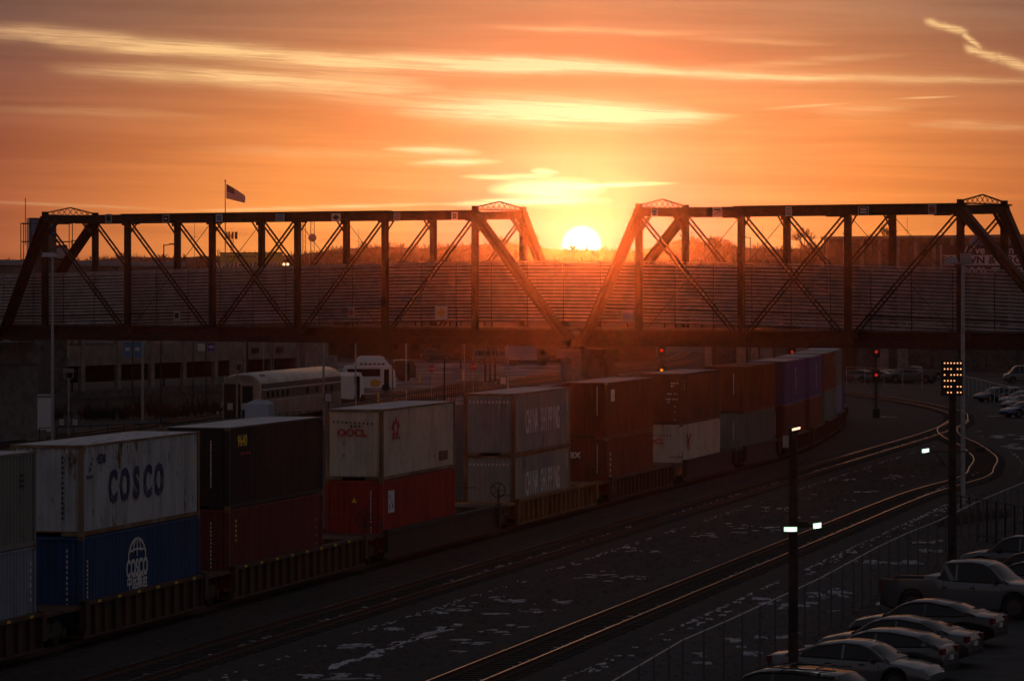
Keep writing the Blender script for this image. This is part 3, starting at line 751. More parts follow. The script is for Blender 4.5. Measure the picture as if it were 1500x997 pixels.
b = MB(); mm = END(0.02, 2.1); b.poly([mm @ Vector(q) for q in ((-.11, -.1, .004), (.11, -.1, .004), (0, .12, .004))]); b.build('warning_triangle', 'mark_yellow', t)
marks(t, SIDE, 'mark_white', -hl + 1.3, 2.0, 1, 0, 0, .9, .9, 0); marks(t, SIDE, 'mark_black', -hl + 1.15, 2.2, 3, .17, -.2, .2, .16, .2)
marks(t, SIDE, 'mark_black', -hl + 1.05, 1.8, 2, .42, .02, .16, .22, .2)
# c4
for t in ST[4]:
    spread(t, 'CHINA SHIPPING', SIDE, 'mark_white', -hl + 2.2, -hl + 9.3, 1.45, 1.55, sx=.52, bold=.03)
    marks(t, SIDE, 'mark_white', -hl + .5, 2.55, 17, 0, -.13, .12, .09); marks(t, END, 'mark_white', -.9, 2.5, 11, .18, 0, .08, .13); marks(t, SIDE, 'mark_white', hl - .8, 2.5, 5, .04, -.16, .2, .09)
# c5
t = ST[5][0]; marks(t, END, 'mark_white', .68, 2.65, 15, 0, -.1, .045, .085); b = marks(t, SIDE, 'mark_white', -hl + 1.3, 2.2, 1, 0, 0, .85, .62, 0, 'label_plate'); marks(t, SIDE, 'blue', -hl + 1.2, 2.22, 2, .25, -.06, .16, .3)
t = ST[5][1]; put_text('tex', .62, 'mark_white', t, END(-.62, 2.1), bold=.012); marks(t, END, 'mark_white', .68, 2.55, 14, 0, -.11, .045, .085); marks(t, SIDE, 'mark_white', -hl + .7, 2.1, 6, 0, -.28, .2, .16)
# c6
t = ST[6][0]; k = 0
for (x, z, n) in ((.62, 2.35, 4), (.62, 2.2, 2), (.35, 1.75, 3), (.78, 1.75, 2), (.3, 1.45, 3), (.72, 1.45, 3), (.35, 1.28, 2), (.8, 1.05, 1), (.82, .75, 1), (.8, .3, 1), (-.7, 2.2, 2), (-.7, 1.6, 1)):
    k += 1; marks(t, END, 'mark_white', x, z, n, .11, 0, .085, .09, seed=k)
marks(t, SIDE, 'mark_white', -hl + .7, 2.45, 3, 0, -.2, .1, .12)
t = ST[6][1]; put_text('OOCL', .40, 'mark_red', t, END(-.45, 1.95), sx=1.1, bold=.012); marks(t, END, 'mark_black', -.9, 2.3, 9, .18, 0, .07, .1)
b = MB(); mm = SIDE(-hl + 1.9, 1.9); b.beam(mm @ Vector((-.5, .45, 0)), mm @ Vector((.35, -.45, 0)), .02, .2); b.beam(mm @ Vector((-.4, -.4, 0)), mm @ Vector((-.3, .3, 0)), .02, .2); b.beam(mm @ Vector((0, -.1, 0)), mm @ Vector((.6, .4, 0)), .02, .2)
b.build('emblem', 'mark_red', t)
# c7-c12
marks(ST[7][0], END, 'mark_white', .62, 2.4, 13, 0, -.1, .05, .09); marks(ST[7][0], END, 'mark_white', -.55, 1.9, 1, 0, 0, .2, .16); marks(ST[7][1], END, 'mark_white', .62, 2.3, 9, 0, -.12, .05, .09)
for q in (8, 9):
    marks(ST[q][0], SIDE, 'mark_white', -hl + 6.0, 2.3, 9, .06, -.2, .7, .12, .6, seed=q); marks(ST[q][0], END, 'mark_white', .5, 2.3, 11, 0, -.11, .05, .09); marks(ST[q][1], END, 'mark_white', .6, 2.3, 11, 0, -.12, .05, .09)
for q in (10, 11, 12): marks(ST[q][0], SIDE, 'mark_white', hl - .9, 2.4, 4, 0, -.2, .2, .1, seed=q)
# ice on the roof of the white container
t0 = ST[1][0]; b = MB(); rnd = random.Random(4)
def blob(b, c, rx, ry, z, h, n=14, rnd=rnd, ang=0):
    pts = []; 
    for i in range(n):
        a = 2 * math.pi * i / n; r = rnd.uniform(.6, 1.15); x, y = rx * r * math.cos(a), ry * r * math.sin(a)
        pts.append((c[0] + x * math.cos(ang) - y * math.sin(ang), c[1] + x * math.sin(ang) + y * math.cos(ang)))
    k = len(b.v); b.v += [(p[0], p[1], z) for p in pts] + [(c[0] + (p[0] - c[0]) * .8, c[1] + (p[1] - c[1]) * .8, z + h) for p in pts]
    for i in range(n):
        j = (i + 1) % n; b.f.append((k + i, k + j, k + n + j, k + n + i)); b.mi.append(0)
    b.f.append(tuple(k + n + i for i in range(n))); b.mi.append(0)
m3 = Matrix.Translation(t0.location) @ Euler(t0.rotation_euler).to_matrix().to_4x4()
for (x, y, rx, ry) in ((.2, .5, .75, 3.2), (.7, -2.6, .35, 1.6), (-.3, 3.6, .5, 1.2), (.6, 4.2, .3, .8), (.5, -4.4, .3, .7)): blob(b, (x, y), rx, ry, CH - .035, .04)
b.v = [tuple(m3 @ Vector(v)) for v in b.v]
o = b.build('ice_sheet', 'snow'); tag(o, 'thin ice sheet on the roof of the white container', 'ice', kind='stuff')

# ================================================================ well cars
def bogie(b_, t, y, name='bogie', yaw=0):
    b = MB()
    for sx in (-1, 1):
        x = sx * 1.0
        b.hexa([(x - .07, y - 1.15, .34), (x + .07, y - 1.15, .34), (x + .07, y + 1.15, .34), (x - .07, y + 1.15, .34), (x - .07, y - .5, .78), (x + .07, y - .5, .78), (x + .07, y + .5, .78), (x - .07, y + .5, .78)])
        for q in (-.82, .82): b.cyl((x - .1, y + q, .42), (x + .12 , y + q, .42), .14, n=10)
        for q in (-.16, 0, .16): b.cyl((x, y + q, .3), (x, y + q, .62), .07, n=8)
    b.box(-1.1, 1.1, y - .22, y + .22, .5, .78)
    o = b.build(name, 'car_dark', t)
    for q in (-.82, .82):
        w = MB()
        for sx in (-1, 1):
            w.cyl((sx * .70, y + q, .42), (sx * .84, y + q, .42), .42, .40, n=20); w.cyl((sx * .68, y + q, .42), (sx * .70, y + q, .42), .46, .46, n=20)
        w.cyl((-.7, y + q, .42), (.7, y + q, .42), .08, n=8); w.build('wheelset', 'railweb', o)
CAR = ['car_brown', 'car_brown', 'car_brown', 'car_dark', 'car_yellow', 'car_brown', 'car_dark', 'car_brown', 'car_brown', 'car_brown', 'car_brown', 'car_brown', 'car_brown']
LBL = ['rusty well car at the left edge of the photo', 'rusty well car carrying the white and blue containers', 'rusty ribbed well car under the black and maroon stack', 'long dark grey well car under the cream and red stack', 'yellow ribbed well car under the two grey green containers', 'brown well car with thin ribs under the two red brown containers',
 'grey sided well car under the cream lower container', 'brown well car with streaked side under the pale green container', 'brown well car under the nearer purple stack', 'brown well car under the farther purple stack', 'brown well car under the orange and green stack', 'brown well car under the pale grey stack', 'last well car in view at the bend']
gaps = [103.7]
for a, b_ in zip(STK, STK[1:]):
    e = a[0] + 11.17; gaps.append(e + (b_[0] - e) * (.5 if b_[0] - e < 6 else .62 if False else .55))
gaps[3] = 153.6; gaps[4] = 175.2; gaps[5] = 195.2; gaps[6] = 214.6; gaps[7] = 233.2
gaps.append(320.4)
for i in range(len(STK)):
    a, e = gaps[i], gaps[i + 1]
    pa, pe = Vector((trainX(a), a, 0)), Vector((trainX(e), e, 0)); h = (pe - pa).normalized(); n = Vector((h.y, -h.x, 0))
    # keep the flank aligned with the containers on curves
    c, rz, hh = slot(STK[i][0]); L = (pe - pa).length
    org = Vector((c.x, c.y, 0)); y0 = (pa - n * 1.22 - org).dot(hh); y1 = (pe - n * 1.22 - org).dot(hh)
    t = thing('well_car', (org.x, org.y, 0), LBL[i], 'railway car', rz, 'well cars of the stack train')
    cm = CAR[i]; s0, s1 = min(y0 + 1.75, -hl - .12), max(y1 - 1.75, hl + .12)
    s0 = max(s0, y0 + .75); s1 = min(s1, y1 - .75)
    for sx in (-1, 1):
        b = MB()
        def bx(xa, xb, ya, yb, za, zb, b=b, sx=sx):
            xs = sorted((sx * xa, sx * xb)); b.box(xs[0], xs[1], ya, yb, za, zb)
        bx(1.27, 1.30, s0, s1, .2, 1.16); bx(1.255, 1.46, s0, s1, 1.16, 1.29); bx(1.255, 1.42, s0, s1, .12, .2)
        if i not in (3, 6, 7):
            y = s0 + .05
            while y < s1: bx(1.302, 1.42, y, y + .09, .2, 1.16); y += .98
        else:
            bx(1.302, 1.33, s0 + .4, s1 - .4, .55, .60)
        for yy in (s0, s1 - .35): bx(1.30, 1.50, yy, yy + .35, .4, 1.33)
        o = b.build('side_sill', cm, t)
        if cm != 'car_dark' and i not in (3,):
            q = MB(); y = s0 + 1.2
            while y < s1 - 1:
                xs = sorted((sx * 1.461, sx * 1.466)); q.box(xs[0], xs[1], y, y + .3, 1.185, 1.265); y += 1.9
            if i < 3: q.build('reflector_stripe', 'mark_yellow', o)
    b = MB(); b.box(-1.25, 1.25, s0, s1, .14, .2); b.build('well_floor', cm, t)
    for (ya, yb) in ((y0 + .06, s0 + .35), (s1 - .35, y1 - .06)):
        if yb - ya > .2:
            b = MB(); b.box(-1.36, 1.36, ya, yb, 1.06, 1.16)
            b.box(-.28, .28, ya, yb, .8, 1.06)
            b.build('end_platform', cm, t)
    if i in (1, 2, 3, 4, 5, 6):
        b = MB(); yy = s0 + .3
        for xx in (-1.3, 1.3): b.cyl((xx, yy - .5, 1.16), (xx, yy - .5, 1.85), .02, n=5)
        b.cyl((-1.3, yy - .5, 1.85), (-.5, yy - .5, 1.85), .02, n=5); b.cyl((.5, yy - .5, 1.5), (1.3, yy - .5, 1.5), .02, n=5)
        b.build('handrail', 'car_dark', t)
    if i in (3, 4, 5):
        b = MB(); yy = s0 - .25; R = .34
        for k in range(16):
            a0, a1 = k * math.pi / 8, (k + 1) * math.pi / 8
            b.cyl((.55 + R * math.cos(a0), yy, 1.75 + R * math.sin(a0)), (.55 + R * math.cos(a1), yy, 1.75 + R * math.sin(a1)), .025, n=5)
        for k in range(5): b.cyl((.55, yy, 1.75), (.55 + R * math.cos(k * 1.2566), yy, 1.75 + R * math.sin(k * 1.2566)), .015, n=4)
        b.cyl((.55, yy, 1.1), (.55, yy, 1.75), .04, n=6); b.build('brake_wheel', 'car_dark', t)
    bogie(None, t, y0)
    if i == len(STK) - 1: bogie(None, t, y1)
# ================================================================ road vehicles
def sharpen(o, deg=32):
    me = o.data; bm = bmesh.new(); bm.from_mesh(me); bmesh.ops.remove_doubles(bm, verts=bm.verts, dist=.0005); bmesh.ops.recalc_face_normals(bm, faces=bm.faces)
    for f in bm.faces: f.smooth = True
    for e in bm.edges:
        e.smooth = not (len(e.link_faces) == 2 and e.calc_face_angle(0) > math.radians(deg))
    bm.to_mesh(me); bm.free(); return o
def interp(K, x):
    if x <= K[0][0]: return K[0][1]
    for (a, va), (b, vb) in zip(K, K[1:]):
        if x <= b:
            s = (x - a) / (b - a); s = s * s * (3 - 2 * s) * .5 + s * .5; return va + (vb - va) * s
    return K[-1][1]
paint = {}
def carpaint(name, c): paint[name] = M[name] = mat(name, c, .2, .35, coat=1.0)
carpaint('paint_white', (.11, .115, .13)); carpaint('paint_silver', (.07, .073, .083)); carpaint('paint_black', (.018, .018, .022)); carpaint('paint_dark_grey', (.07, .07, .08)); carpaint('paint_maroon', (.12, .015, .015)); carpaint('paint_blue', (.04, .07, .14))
KIND = {
 # length, width, wheelbase positions, wheel r, belt profile (x, z), roof profile (x, z), front lower / rear lower heights
 'sedan': dict(L=4.85, Wd=1.84, wx=(1.42, -1.42), r=.33, belt=[(-2.42, .80), (-2.36, .98), (-1.75, 1.04), (-1.2, .98), (.9, .93), (1.6, .86), (2.2, .74), (2.42, .55)], roof=[(-1.85, 1.03), (-1.55, 1.14), (-.85, 1.36), (-.2, 1.44), (.3, 1.42), (.62, 1.33), (1.25, .95)], g=(-1.85, 1.25)),
 'hatch': dict(L=4.45, Wd=1.82, wx=(1.35, -1.32), r=.33, belt=[(-2.22, .75), (-2.15, 1.02), (-1.8, 1.04), (.8, .95), (1.5, .9), (2.05, .76), (2.22, .55)], roof=[(-2.08, 1.03), (-1.8, 1.2), (-1.35, 1.36), (-.5, 1.46), (.1, 1.45), (.5, 1.34), (1.15, .97)], g=(-2.08, 1.15)),
 'suv': dict(L=4.75, Wd=1.92, wx=(1.42, -1.38), r=.38, belt=[(-2.37, .8), (-2.32, 1.1), (-1.9, 1.14), (.9, 1.08), (1.6, 1.04), (2.2, .92), (2.37, .62)], roof=[(-2.27, 1.12), (-2.1, 1.45), (-1.85, 1.64), (-.7, 1.72), (.2, 1.70), (.55, 1.6), (1.2, 1.08)], g=(-2.27, 1.2)),
 'pickup': dict(L=5.9, Wd=2.02, wx=(1.95, -1.75), r=.42, belt=[(-2.95, 1.24), (-2.9, 1.26), (-.72, 1.28), (-.7, 1.28), (1.2, 1.24), (1.7, 1.25), (2.7, 1.19), (2.92, 1.08), (2.95, .8)], roof=[(-.74, 1.26), (-.70, 1.80), (-.58, 1.92), (.3, 1.97), (.75, 1.93), (.98, 1.84), (1.72, 1.24)], g=(-.72, 1.75)),
 'van': dict(L=5.4, Wd=2.0, wx=(1.7, -1.6), r=.36, belt=[(-2.7, 1.15), (-2.6, 1.2), (1.6, 1.18), (2.2, 1.1), (2.65, .95), (2.7, .7)], roof=[(-2.66, 1.2), (-2.55, 1.95), (-2.3, 2.05), (1.0, 2.05), (1.35, 1.95), (2.05, 1.15)], g=(-2.66, 2.05)),
}
CACHE = {}
def car(kind, paintname, loc, rz, label, group=None, cat='car'):
    K = KIND[kind]; L, Wd, r = K['L'], K['Wd'], K['r']; hw = Wd / 2
    t = thing({'pickup': 'pickup_truck', 'van': 'parked_van'}.get(kind, 'parked_car'), loc, label, cat, rz, group)
    def add(key, name, fn, m, parent=t, loc=None):
        kk = (kind, key)
        if kk not in CACHE: o = fn(); CACHE[kk] = o.data; o.name = name; o.parent = parent
        else: o = bpy.data.objects.new(name, CACHE[kk]); COL.objects.link(o); o.parent = parent
        if m and len(o.material_slots) == 1: o.material_slots[0].link = 'OBJECT'; o.material_slots[0].material = M[m]
        if m and len(o.material_slots) == 2: o.material_slots[0].link = 'OBJECT'; o.material_slots[0].material = M[m]
        if loc: o.location = loc
        return o
    def body():
        b = MB(); xs = [-L / 2 + L * i / 64 for i in range(65)]; rings = []
        for x in xs:
            zt = interp(K['belt'], x); e = abs(x) / (L / 2); w = hw * (1 - .16 * max(0, (e - .72) / .28) ** 2.2)
            zb = .22 + (.14 * max(0, (e - .85) / .15))
            for wx in K['wx']:
                q = (r + .055) ** 2 - (x - wx) ** 2
                if q > 0: zb = max(zb, r + math.sqrt(q))
            zb = min(zb, zt - .12); zm = (zb + zt) / 2
            ring = [(0, zb), (w * .93, zb), (w, min(zb + .08, zt - .1)), (w, max(zm, zt - .3)), (w * .985, zt - .1), (w * .93, zt - .02), (w * .8, zt + .012), (0, zt + .03)]
            if kind == 'pickup' and x < -.75: ring = [(0, zb), (w * .93, zb), (w, zb + .08), (w, zt - .3), (w * .99, zt - .1), (w * .985, zt), (w * .91, zt), (w * .905, .75), (0, .75)] if True else ring
            if kind == 'pickup' and x >= -.75: ring = ring[:7] + [(w * .6, zt + .02), (0, zt + .03)]
            full = ring + [(-y, z) for (y, z) in reversed(ring[1:-1])]
            rings.append([(x, y, z) for y, z in full])
        return sharpen(b.loft(rings).build('body', 'paint_white'), 38)
    bd = add('body', 'body', body, paintname)
    def house():
        b = MB(); g0, g1 = K['g']; n = 26; rings = []
        for i in range(n + 1):
            x = g0 + (g1 - g0) * i / n; zr = interp(K['roof'], x); zb = interp(K['belt'], x) - .01; zr = max(zr, zb + .012)
            hgt = zr - zb; wb = hw * .93; wt = wb - hgt * (.42 if kind not in ('pickup', 'van', 'suv') else .26); 
            half = [(wb, zb), (wt + .02, zr - .07 if hgt > .12 else zr), (wt - .09, zr - .012 if hgt > .12 else zr), (0, zr)]
            full = half + [(-y, z) for (y, z) in reversed(half[:-1])]; rings.append([(x, y, z) for y, z in full])
        m = len(rings[0]); b.loft(rings)
        roofx0, roofx1 = (interp_x(K, 'r0'), interp_x(K, 'r1'))
        k = 0
        for i in range(n):
            xm = g0 + (g1 - g0) * (i + .5) / n
            for j in range(m):
                top = j in (1, 2, 3, 4)
                b.mi[k] = 0 if (top and roofx0 < xm < roofx1) else 1; k += 1
        return sharpen(b.build('cabin', ['paint_white', 'glass']), 30)
    def interp_x(K, w):
        zmax = max(z for _, z in K['roof']); base = K['roof'][0][1]; xs = [x for x, z in K['roof'] if z > zmax - .13]
        return min(xs) - .05 if w == 'r0' else max(xs) + .05
    cb = add('cabin', 'cabin', house, paintname)
    def pillars(sd):
        b = MB(); g0, g1 = K['g']
        for s in (sd,):
            def P(x, f):
                zr = interp(K['roof'], x); zb = interp(K['belt'], x) - .01; hg = max(zr - zb, .01); wb = hw * .93; wt = wb - hg * (.42 if kind not in ('pickup', 'van', 'suv') else .26) + .02
                return Vector((x, s * (wb + (wt - wb) * f + .006), zb + (hg - .07) * f))
            prev = None                                  # a line along the windscreen and rear pillar
            for i in range(25):
                x = g0 + (g1 - g0) * i / 24; q = P(x, 1.0 if interp(K['roof'], x) - interp(K['belt'], x) > .12 else .9)
                if prev is not None: b.beam(prev, q, .05, .045, up=Vector((0, 1, 0)))
                prev = q
            for x in ((-.15, ) if kind != 'van' else (-1.4, -.2, .9)): b.beam(P(x, 0), P(x, 1), .08, .012, up=Vector((0, 1, 0)))
            b.beam(P(g0 + .45, 0), P(g0 + .38 if kind != 'pickup' else g0 + .1, 1), .16, .012, up=Vector((0, 1, 0)))
        return b.build('pillars', 'paint_white')
    add('pillarsL', 'pillar', lambda: pillars(1), paintname, cb); add('pillarsR', 'pillar', lambda: pillars(-1), paintname, cb)
    def wheel():
        b = MB(); b.cyl((0, -.11, 0), (0, .11, 0), r, n=24); o = b.build('wheel', 'rubber'); return sharpen(o, 40)
    def rim():
        b = MB(); 
        for s in (-1, 1):
            b.cyl((0, s * .112, 0), (0, s * .116, 0), r * .64, n=18)
            for k in range(5):
                a = k * 2 * math.pi / 5; b.beam((0, s * .122, 0), (r * .58 * math.cos(a), s * .122, r * .58 * math.sin(a)), .06, .02, up=Vector((0, 1, 0)))
        return b.build('rim', 'rim')
    for wx in K['wx']:
        for s in (-1, 1):
            w = add('wheel', 'wheel', wheel, None, t, (wx, s * (hw - .12), r)); add('rim', 'rim', rim, None, w)
    def hl_(): 
        b = MB(); b.box(L / 2 - .2, L / 2 - .06, -.2, .2, -.05, .05); return b.build('headlight', 'grey')
    def tl_():
        b = MB(); b.box(-L / 2 + .0, -L / 2 + .12, -.14, .14, -.09, .09) if kind != 'pickup' else b.box(-L / 2 - .02, -L / 2 + .1, -.1, .1, -.2, .2); return b.build('tail_light', 'redlens')
    for s in (-1, 1):
        add('head', 'headlight', hl_, None, t, (-.02, s * hw * .68, interp(K['belt'], L / 2 - .2) - .14)); add('tail', 'tail_light', tl_, None, t, (-.015 , s * hw * .76, interp(K['belt'], -L / 2 + .1) - .12 - (.14 if kind == 'pickup' else 0)))
    def mirror():
        b = MB(); 
        b.hexa([(-.06, -.09, 0), (.08, -.09, .01), (.05, .09, .01), (-.06, .09, 0), (-.06, -.09, .13), (.04, -.09, .12), (.02, .09, .12), (-.06, .09, .13)]); return b.build('mirror', 'paint_white')
    for s in (-1, 1): add('mirror', 'mirror', mirror, paintname, t, (K['g'][1] - .5, s * (hw + .04), interp(K['belt'], K['g'][1] - .5) + .0))
    def plate():
        b = MB(); z = .62 if kind != 'pickup' else .72
        b.box(-L / 2 - .03, -L / 2 + .02, -.16, .16, z, z + .14); return b.build('number_plate', 'sign_white')
    add('plate', 'number_plate', plate, None)
    def bumper():
        b = MB(); b.box(-L / 2 - .02, -L / 2 + .12, -hw * .82, hw * .82, .34, .5); return b.build('bumper', 'black')
    add('bumper', 'bumper', bumper, None)
    def trim():
        b = MB()
        for s in (-1, 1):
            pv = None
            for i in range(15):
                x = K['g'][0] + .3 + (K['g'][1] - K['g'][0] - .6) * i / 14; q = Vector((x, s * hw * .945, interp(K['belt'], x) + .002))
                if pv is not None: b.beam(pv, q, .02, .018)
                pv = q
            b.beam((K['wx'][1] + r + .1, s * (hw + .002), .3), (K['wx'][0] - r - .1, s * (hw + .002), .3), .03, .1)
        return b.build('window_trim', 'dark_metal')
    add('trim', 'window_trim', trim, None)
    def handles():
        b = MB()
        for x in (-.55, .45):
            for s in (-1, 1): b.box(x - .09, x + .09, s * (hw + .0) - .012, s * (hw + .0) + .012, .80 if kind != 'pickup' else 1.02, .835 if kind != 'pickup' else 1.06)
        return b.build('door_handle', 'dark_metal')
    add('handles', 'door_handle', handles, None)
    def seams():
        b = MB()
        for x in (-.1 if kind != 'pickup' else .5, -1.0 if kind != 'pickup' else -.62, .95 if kind != 'pickup' else 1.5):
            for s in (-1, 1): b.box(x - .006, x + .006, s * hw - .003, s * hw + .003, .35, interp(K['belt'], x) - .12)
        return b.build('door_seam', 'black')
    add('seams', 'door_seam', seams, None)
    if kind == 'suv' :
        def rails():
            b = MB()
            for s in (-1, 1): b.beam((-1.8, s * .62, 1.735), (.1, s * .62, 1.76), .04, .03)
            for x in (-1.3, -.3): b.beam((x, -.66, 1.775), (x, .66, 1.775), .06, .02)
            return b.build('roof_rack', 'dark_metal')
        add('rack', 'roof_rack', rails, None)
    return t
# the row beside the fence
PG = -.29
H0 = math.radians(-24)
sheet('parking_lot', [(-.5, 60), (4, 60), (60, 60), (75, 235), (36, 235), (27, 180), (11.2, 122), (8.2, 104)][1:], -.292, 'asphalt')
R = 'cars parked in the lot beside the yard fence'
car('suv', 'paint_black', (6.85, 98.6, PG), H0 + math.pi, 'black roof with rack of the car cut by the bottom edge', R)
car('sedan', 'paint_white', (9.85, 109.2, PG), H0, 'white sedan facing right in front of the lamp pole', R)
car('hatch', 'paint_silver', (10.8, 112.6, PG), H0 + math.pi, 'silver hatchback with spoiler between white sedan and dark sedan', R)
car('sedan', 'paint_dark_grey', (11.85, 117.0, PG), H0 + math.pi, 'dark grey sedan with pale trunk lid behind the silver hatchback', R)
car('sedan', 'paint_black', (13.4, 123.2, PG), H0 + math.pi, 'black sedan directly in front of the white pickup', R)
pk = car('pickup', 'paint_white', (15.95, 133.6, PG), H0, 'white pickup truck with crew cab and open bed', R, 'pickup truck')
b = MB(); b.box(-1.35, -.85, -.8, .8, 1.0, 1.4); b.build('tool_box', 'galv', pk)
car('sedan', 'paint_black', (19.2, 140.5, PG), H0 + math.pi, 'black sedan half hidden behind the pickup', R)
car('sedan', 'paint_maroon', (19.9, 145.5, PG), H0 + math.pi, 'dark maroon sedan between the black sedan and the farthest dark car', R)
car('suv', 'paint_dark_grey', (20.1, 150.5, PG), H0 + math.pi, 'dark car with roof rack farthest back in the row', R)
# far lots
G2 = 'cars parked beyond the curve'
sheet('access_road', [tuple(GP(p[0], p[1])[:2]) for p in ((1180, 562), (1260, 563), (1330, 569), (1384, 576), (1384, 586), (1320, 582), (1262, 575), (1180, 572))], -.290, 'gravel_road')
sheet('far_parking_lot', [tuple(GP(p[0], p[1])[:2]) for p in ((1150, 550), (1560, 553), (1560, 640), (1430, 596), (1400, 574), (1330, 566), (1150, 560))], -.292, 'asphalt')
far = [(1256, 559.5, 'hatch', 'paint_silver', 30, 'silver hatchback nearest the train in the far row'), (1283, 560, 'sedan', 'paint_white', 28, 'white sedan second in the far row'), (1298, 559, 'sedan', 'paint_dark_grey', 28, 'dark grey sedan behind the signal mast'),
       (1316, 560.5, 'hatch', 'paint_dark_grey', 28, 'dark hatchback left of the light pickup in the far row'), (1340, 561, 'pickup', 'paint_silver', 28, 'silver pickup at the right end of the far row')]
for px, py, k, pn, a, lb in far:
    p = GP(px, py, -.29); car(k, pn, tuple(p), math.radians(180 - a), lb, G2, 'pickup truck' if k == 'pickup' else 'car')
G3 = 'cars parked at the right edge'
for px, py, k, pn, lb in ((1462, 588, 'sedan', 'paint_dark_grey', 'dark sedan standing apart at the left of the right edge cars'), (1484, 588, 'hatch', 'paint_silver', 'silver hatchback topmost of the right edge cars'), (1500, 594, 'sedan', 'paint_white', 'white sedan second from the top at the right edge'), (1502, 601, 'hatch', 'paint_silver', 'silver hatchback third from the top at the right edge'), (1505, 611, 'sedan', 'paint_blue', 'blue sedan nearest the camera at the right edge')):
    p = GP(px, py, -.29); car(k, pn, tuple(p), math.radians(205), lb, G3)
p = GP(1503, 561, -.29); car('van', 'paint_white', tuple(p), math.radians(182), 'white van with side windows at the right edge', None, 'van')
# ================================================================ hills and far wood
PROF = [(-900, 372), (-300, 378), (60, 382), (115, 379), (150, 374), (200, 373), (250, 373), (290, 376), (320, 368), (345, 371), (380, 371), (400, 366), (430, 371), (470, 363), (520, 360), (560, 356), (600, 360), (640, 357), (700, 353), (745, 354), (775, 358), (800, 361), (830, 361), (880, 361), (905, 360), (940, 362), (975, 356), (1000, 347), (1040, 353), (1060, 355), (1100, 361), (1150, 360), (1200, 356), (1260, 352), (1350, 352), (1500, 350), (1900, 345), (2600, 360)]
def prof(px): return interp_lin(PROF, px)
def interp_lin(K, x):
    if x <= K[0][0]: return K[0][1]
    for (a, va), (b, vb) in zip(K, K[1:]):
        if x <= b: return va + (vb - va) * (x - a) / (b - a)
    return K[-1][1]
HD = 1000.0
b = MB(); rings = []
for i in range(0, 221):
    px = -6070 + i * 62; y = interp_lin(PROF, px) + 4.5 + 1.5 * math.sin(px * .05) + 1.5 * math.sin(px * .023)
    r = [(-180, -.35), (-110, .35), (-30, .8), (0, 1), (30, 1.0), (70, .3), (90, -.35)]
    z = CZ - (y - HY) * HD / F; X = (px - CX) * HD / F
    rings.append([(X * (1 + a / HD), HD + a, max(-.35, z * c)) for a, c in r])
b.loft(rings, cap=False, closed=False); o = b.build('hills', 'wood_far', smooth=True); tag(o, kind='structure')
rnd = random.Random(11)
b = MB()
def twig_tree(b, X, Y, zb, h, w, rnd, n=34):
    b.hexa([(X - .25, Y, zb), (X + .25, Y, zb), (X + .25, Y + .4, zb), (X - .25, Y + .4, zb), (X - .1, Y, zb + h * .6), (X + .1, Y, zb + h * .6), (X + .1, Y + .2, zb + h * .6), (X - .1, Y + .2, zb + h * .6)])
    for k in range(n):
        f = rnd.random(); z0 = zb + h * (.25 + .4 * f); a = rnd.uniform(-1, 1); L = h * rnd.uniform(.25, .5)
        x1 = X + a * w * .5; z1 = min(zb + h * (1.0 - .5 * a * a) * rnd.uniform(.85, 1.03), z0 + L * (1.2 - .5 * abs(a))); y1 = Y + rnd.uniform(-.5, .5) * w
        t = rnd.uniform(.05, .15)
        b.poly([(X + a * w * .1 - t, Y, z0), (X + a * w * .1 + t, Y, z0), (x1, y1, z1)])
        if k % 2: b.poly([(x1 * .6 + X * .4 - t, y1, z0 * .4 + z1 * .6), (x1 * .6 + X * .4 + t, y1, z0 * .4 + z1 * .6), (x1 + rnd.uniform(-.7, .7), y1, z1 + rnd.uniform(-.4, .15))])
for row, (dd, dy) in enumerate(((-4, -4.5), (-25, -1), (-60, 10), (-95, 19))):
    px = -200
    while px < 1620:
        d = HD + dd + rnd.uniform(-10, 10); z = CZ - (prof(px) + dy + rnd.uniform(-3.5, 5) - HY) * d / F; h = rnd.uniform(4, 8); 
        if rnd.random() < .07: z += 1.2
        twig_tree(b, (px - CX) * d / F, d, z - h, h, rnd.uniform(5, 8.5), rnd, 70 if row == 0 else 24)
        px += rnd.uniform(9, 20) if row == 0 else rnd.uniform(10, 20)
o = b.build('far_wood', 'wood_far', fix=False); tag(o, 'bare winter wood along the hill crest', 'wood', kind='stuff')

# bare trees standing out
def bare_tree(px, ytop, ybot, d, label, seed, wpx):
    rnd = random.Random(seed); base = W(px, ybot, d); H = (ybot - ytop) * d / F; base.z = base.z
    t = thing('bare_tree', tuple(base), label, 'tree', group='bare trees against the sunset')
    tr, cr = MB(), MB(); r0 = max(.22, H * .02)
    def grow(p, dr, L, r, lv):
        q = p + dr * L; (tr if lv < 2 else cr).cyl(p, q, r, r * .62, n=5 if lv < 3 else 3, caps=False)
        if lv >= 6: return
        for k in range(3 if lv < 4 else 2):
            ax = Vector((rnd.uniform(-1, 1), rnd.uniform(-.6, .6), rnd.uniform(-.2, .7))).normalized()
            nd = (dr * 1.15 + ax * rnd.uniform(.4, .85)).normalized(); nd.z = abs(nd.z) * .9 + .05; nd.normalize()
            grow(p + dr * L * rnd.uniform(.55, 1.0), nd, L * rnd.uniform(.6, .82), max(r * .6, .032), lv + 1)
    grow(Vector((0, 0, 0)), Vector((rnd.uniform(-.05, .05), 0, 1)).normalized(), H * .36, r0 * .8, 0)
    tr.cyl((0, 0, -6), (0, 0, .2), r0 * 1.2, r0, n=6)
    tr.build('trunk', 'bark', t); cr.build('crown', 'bark', t)
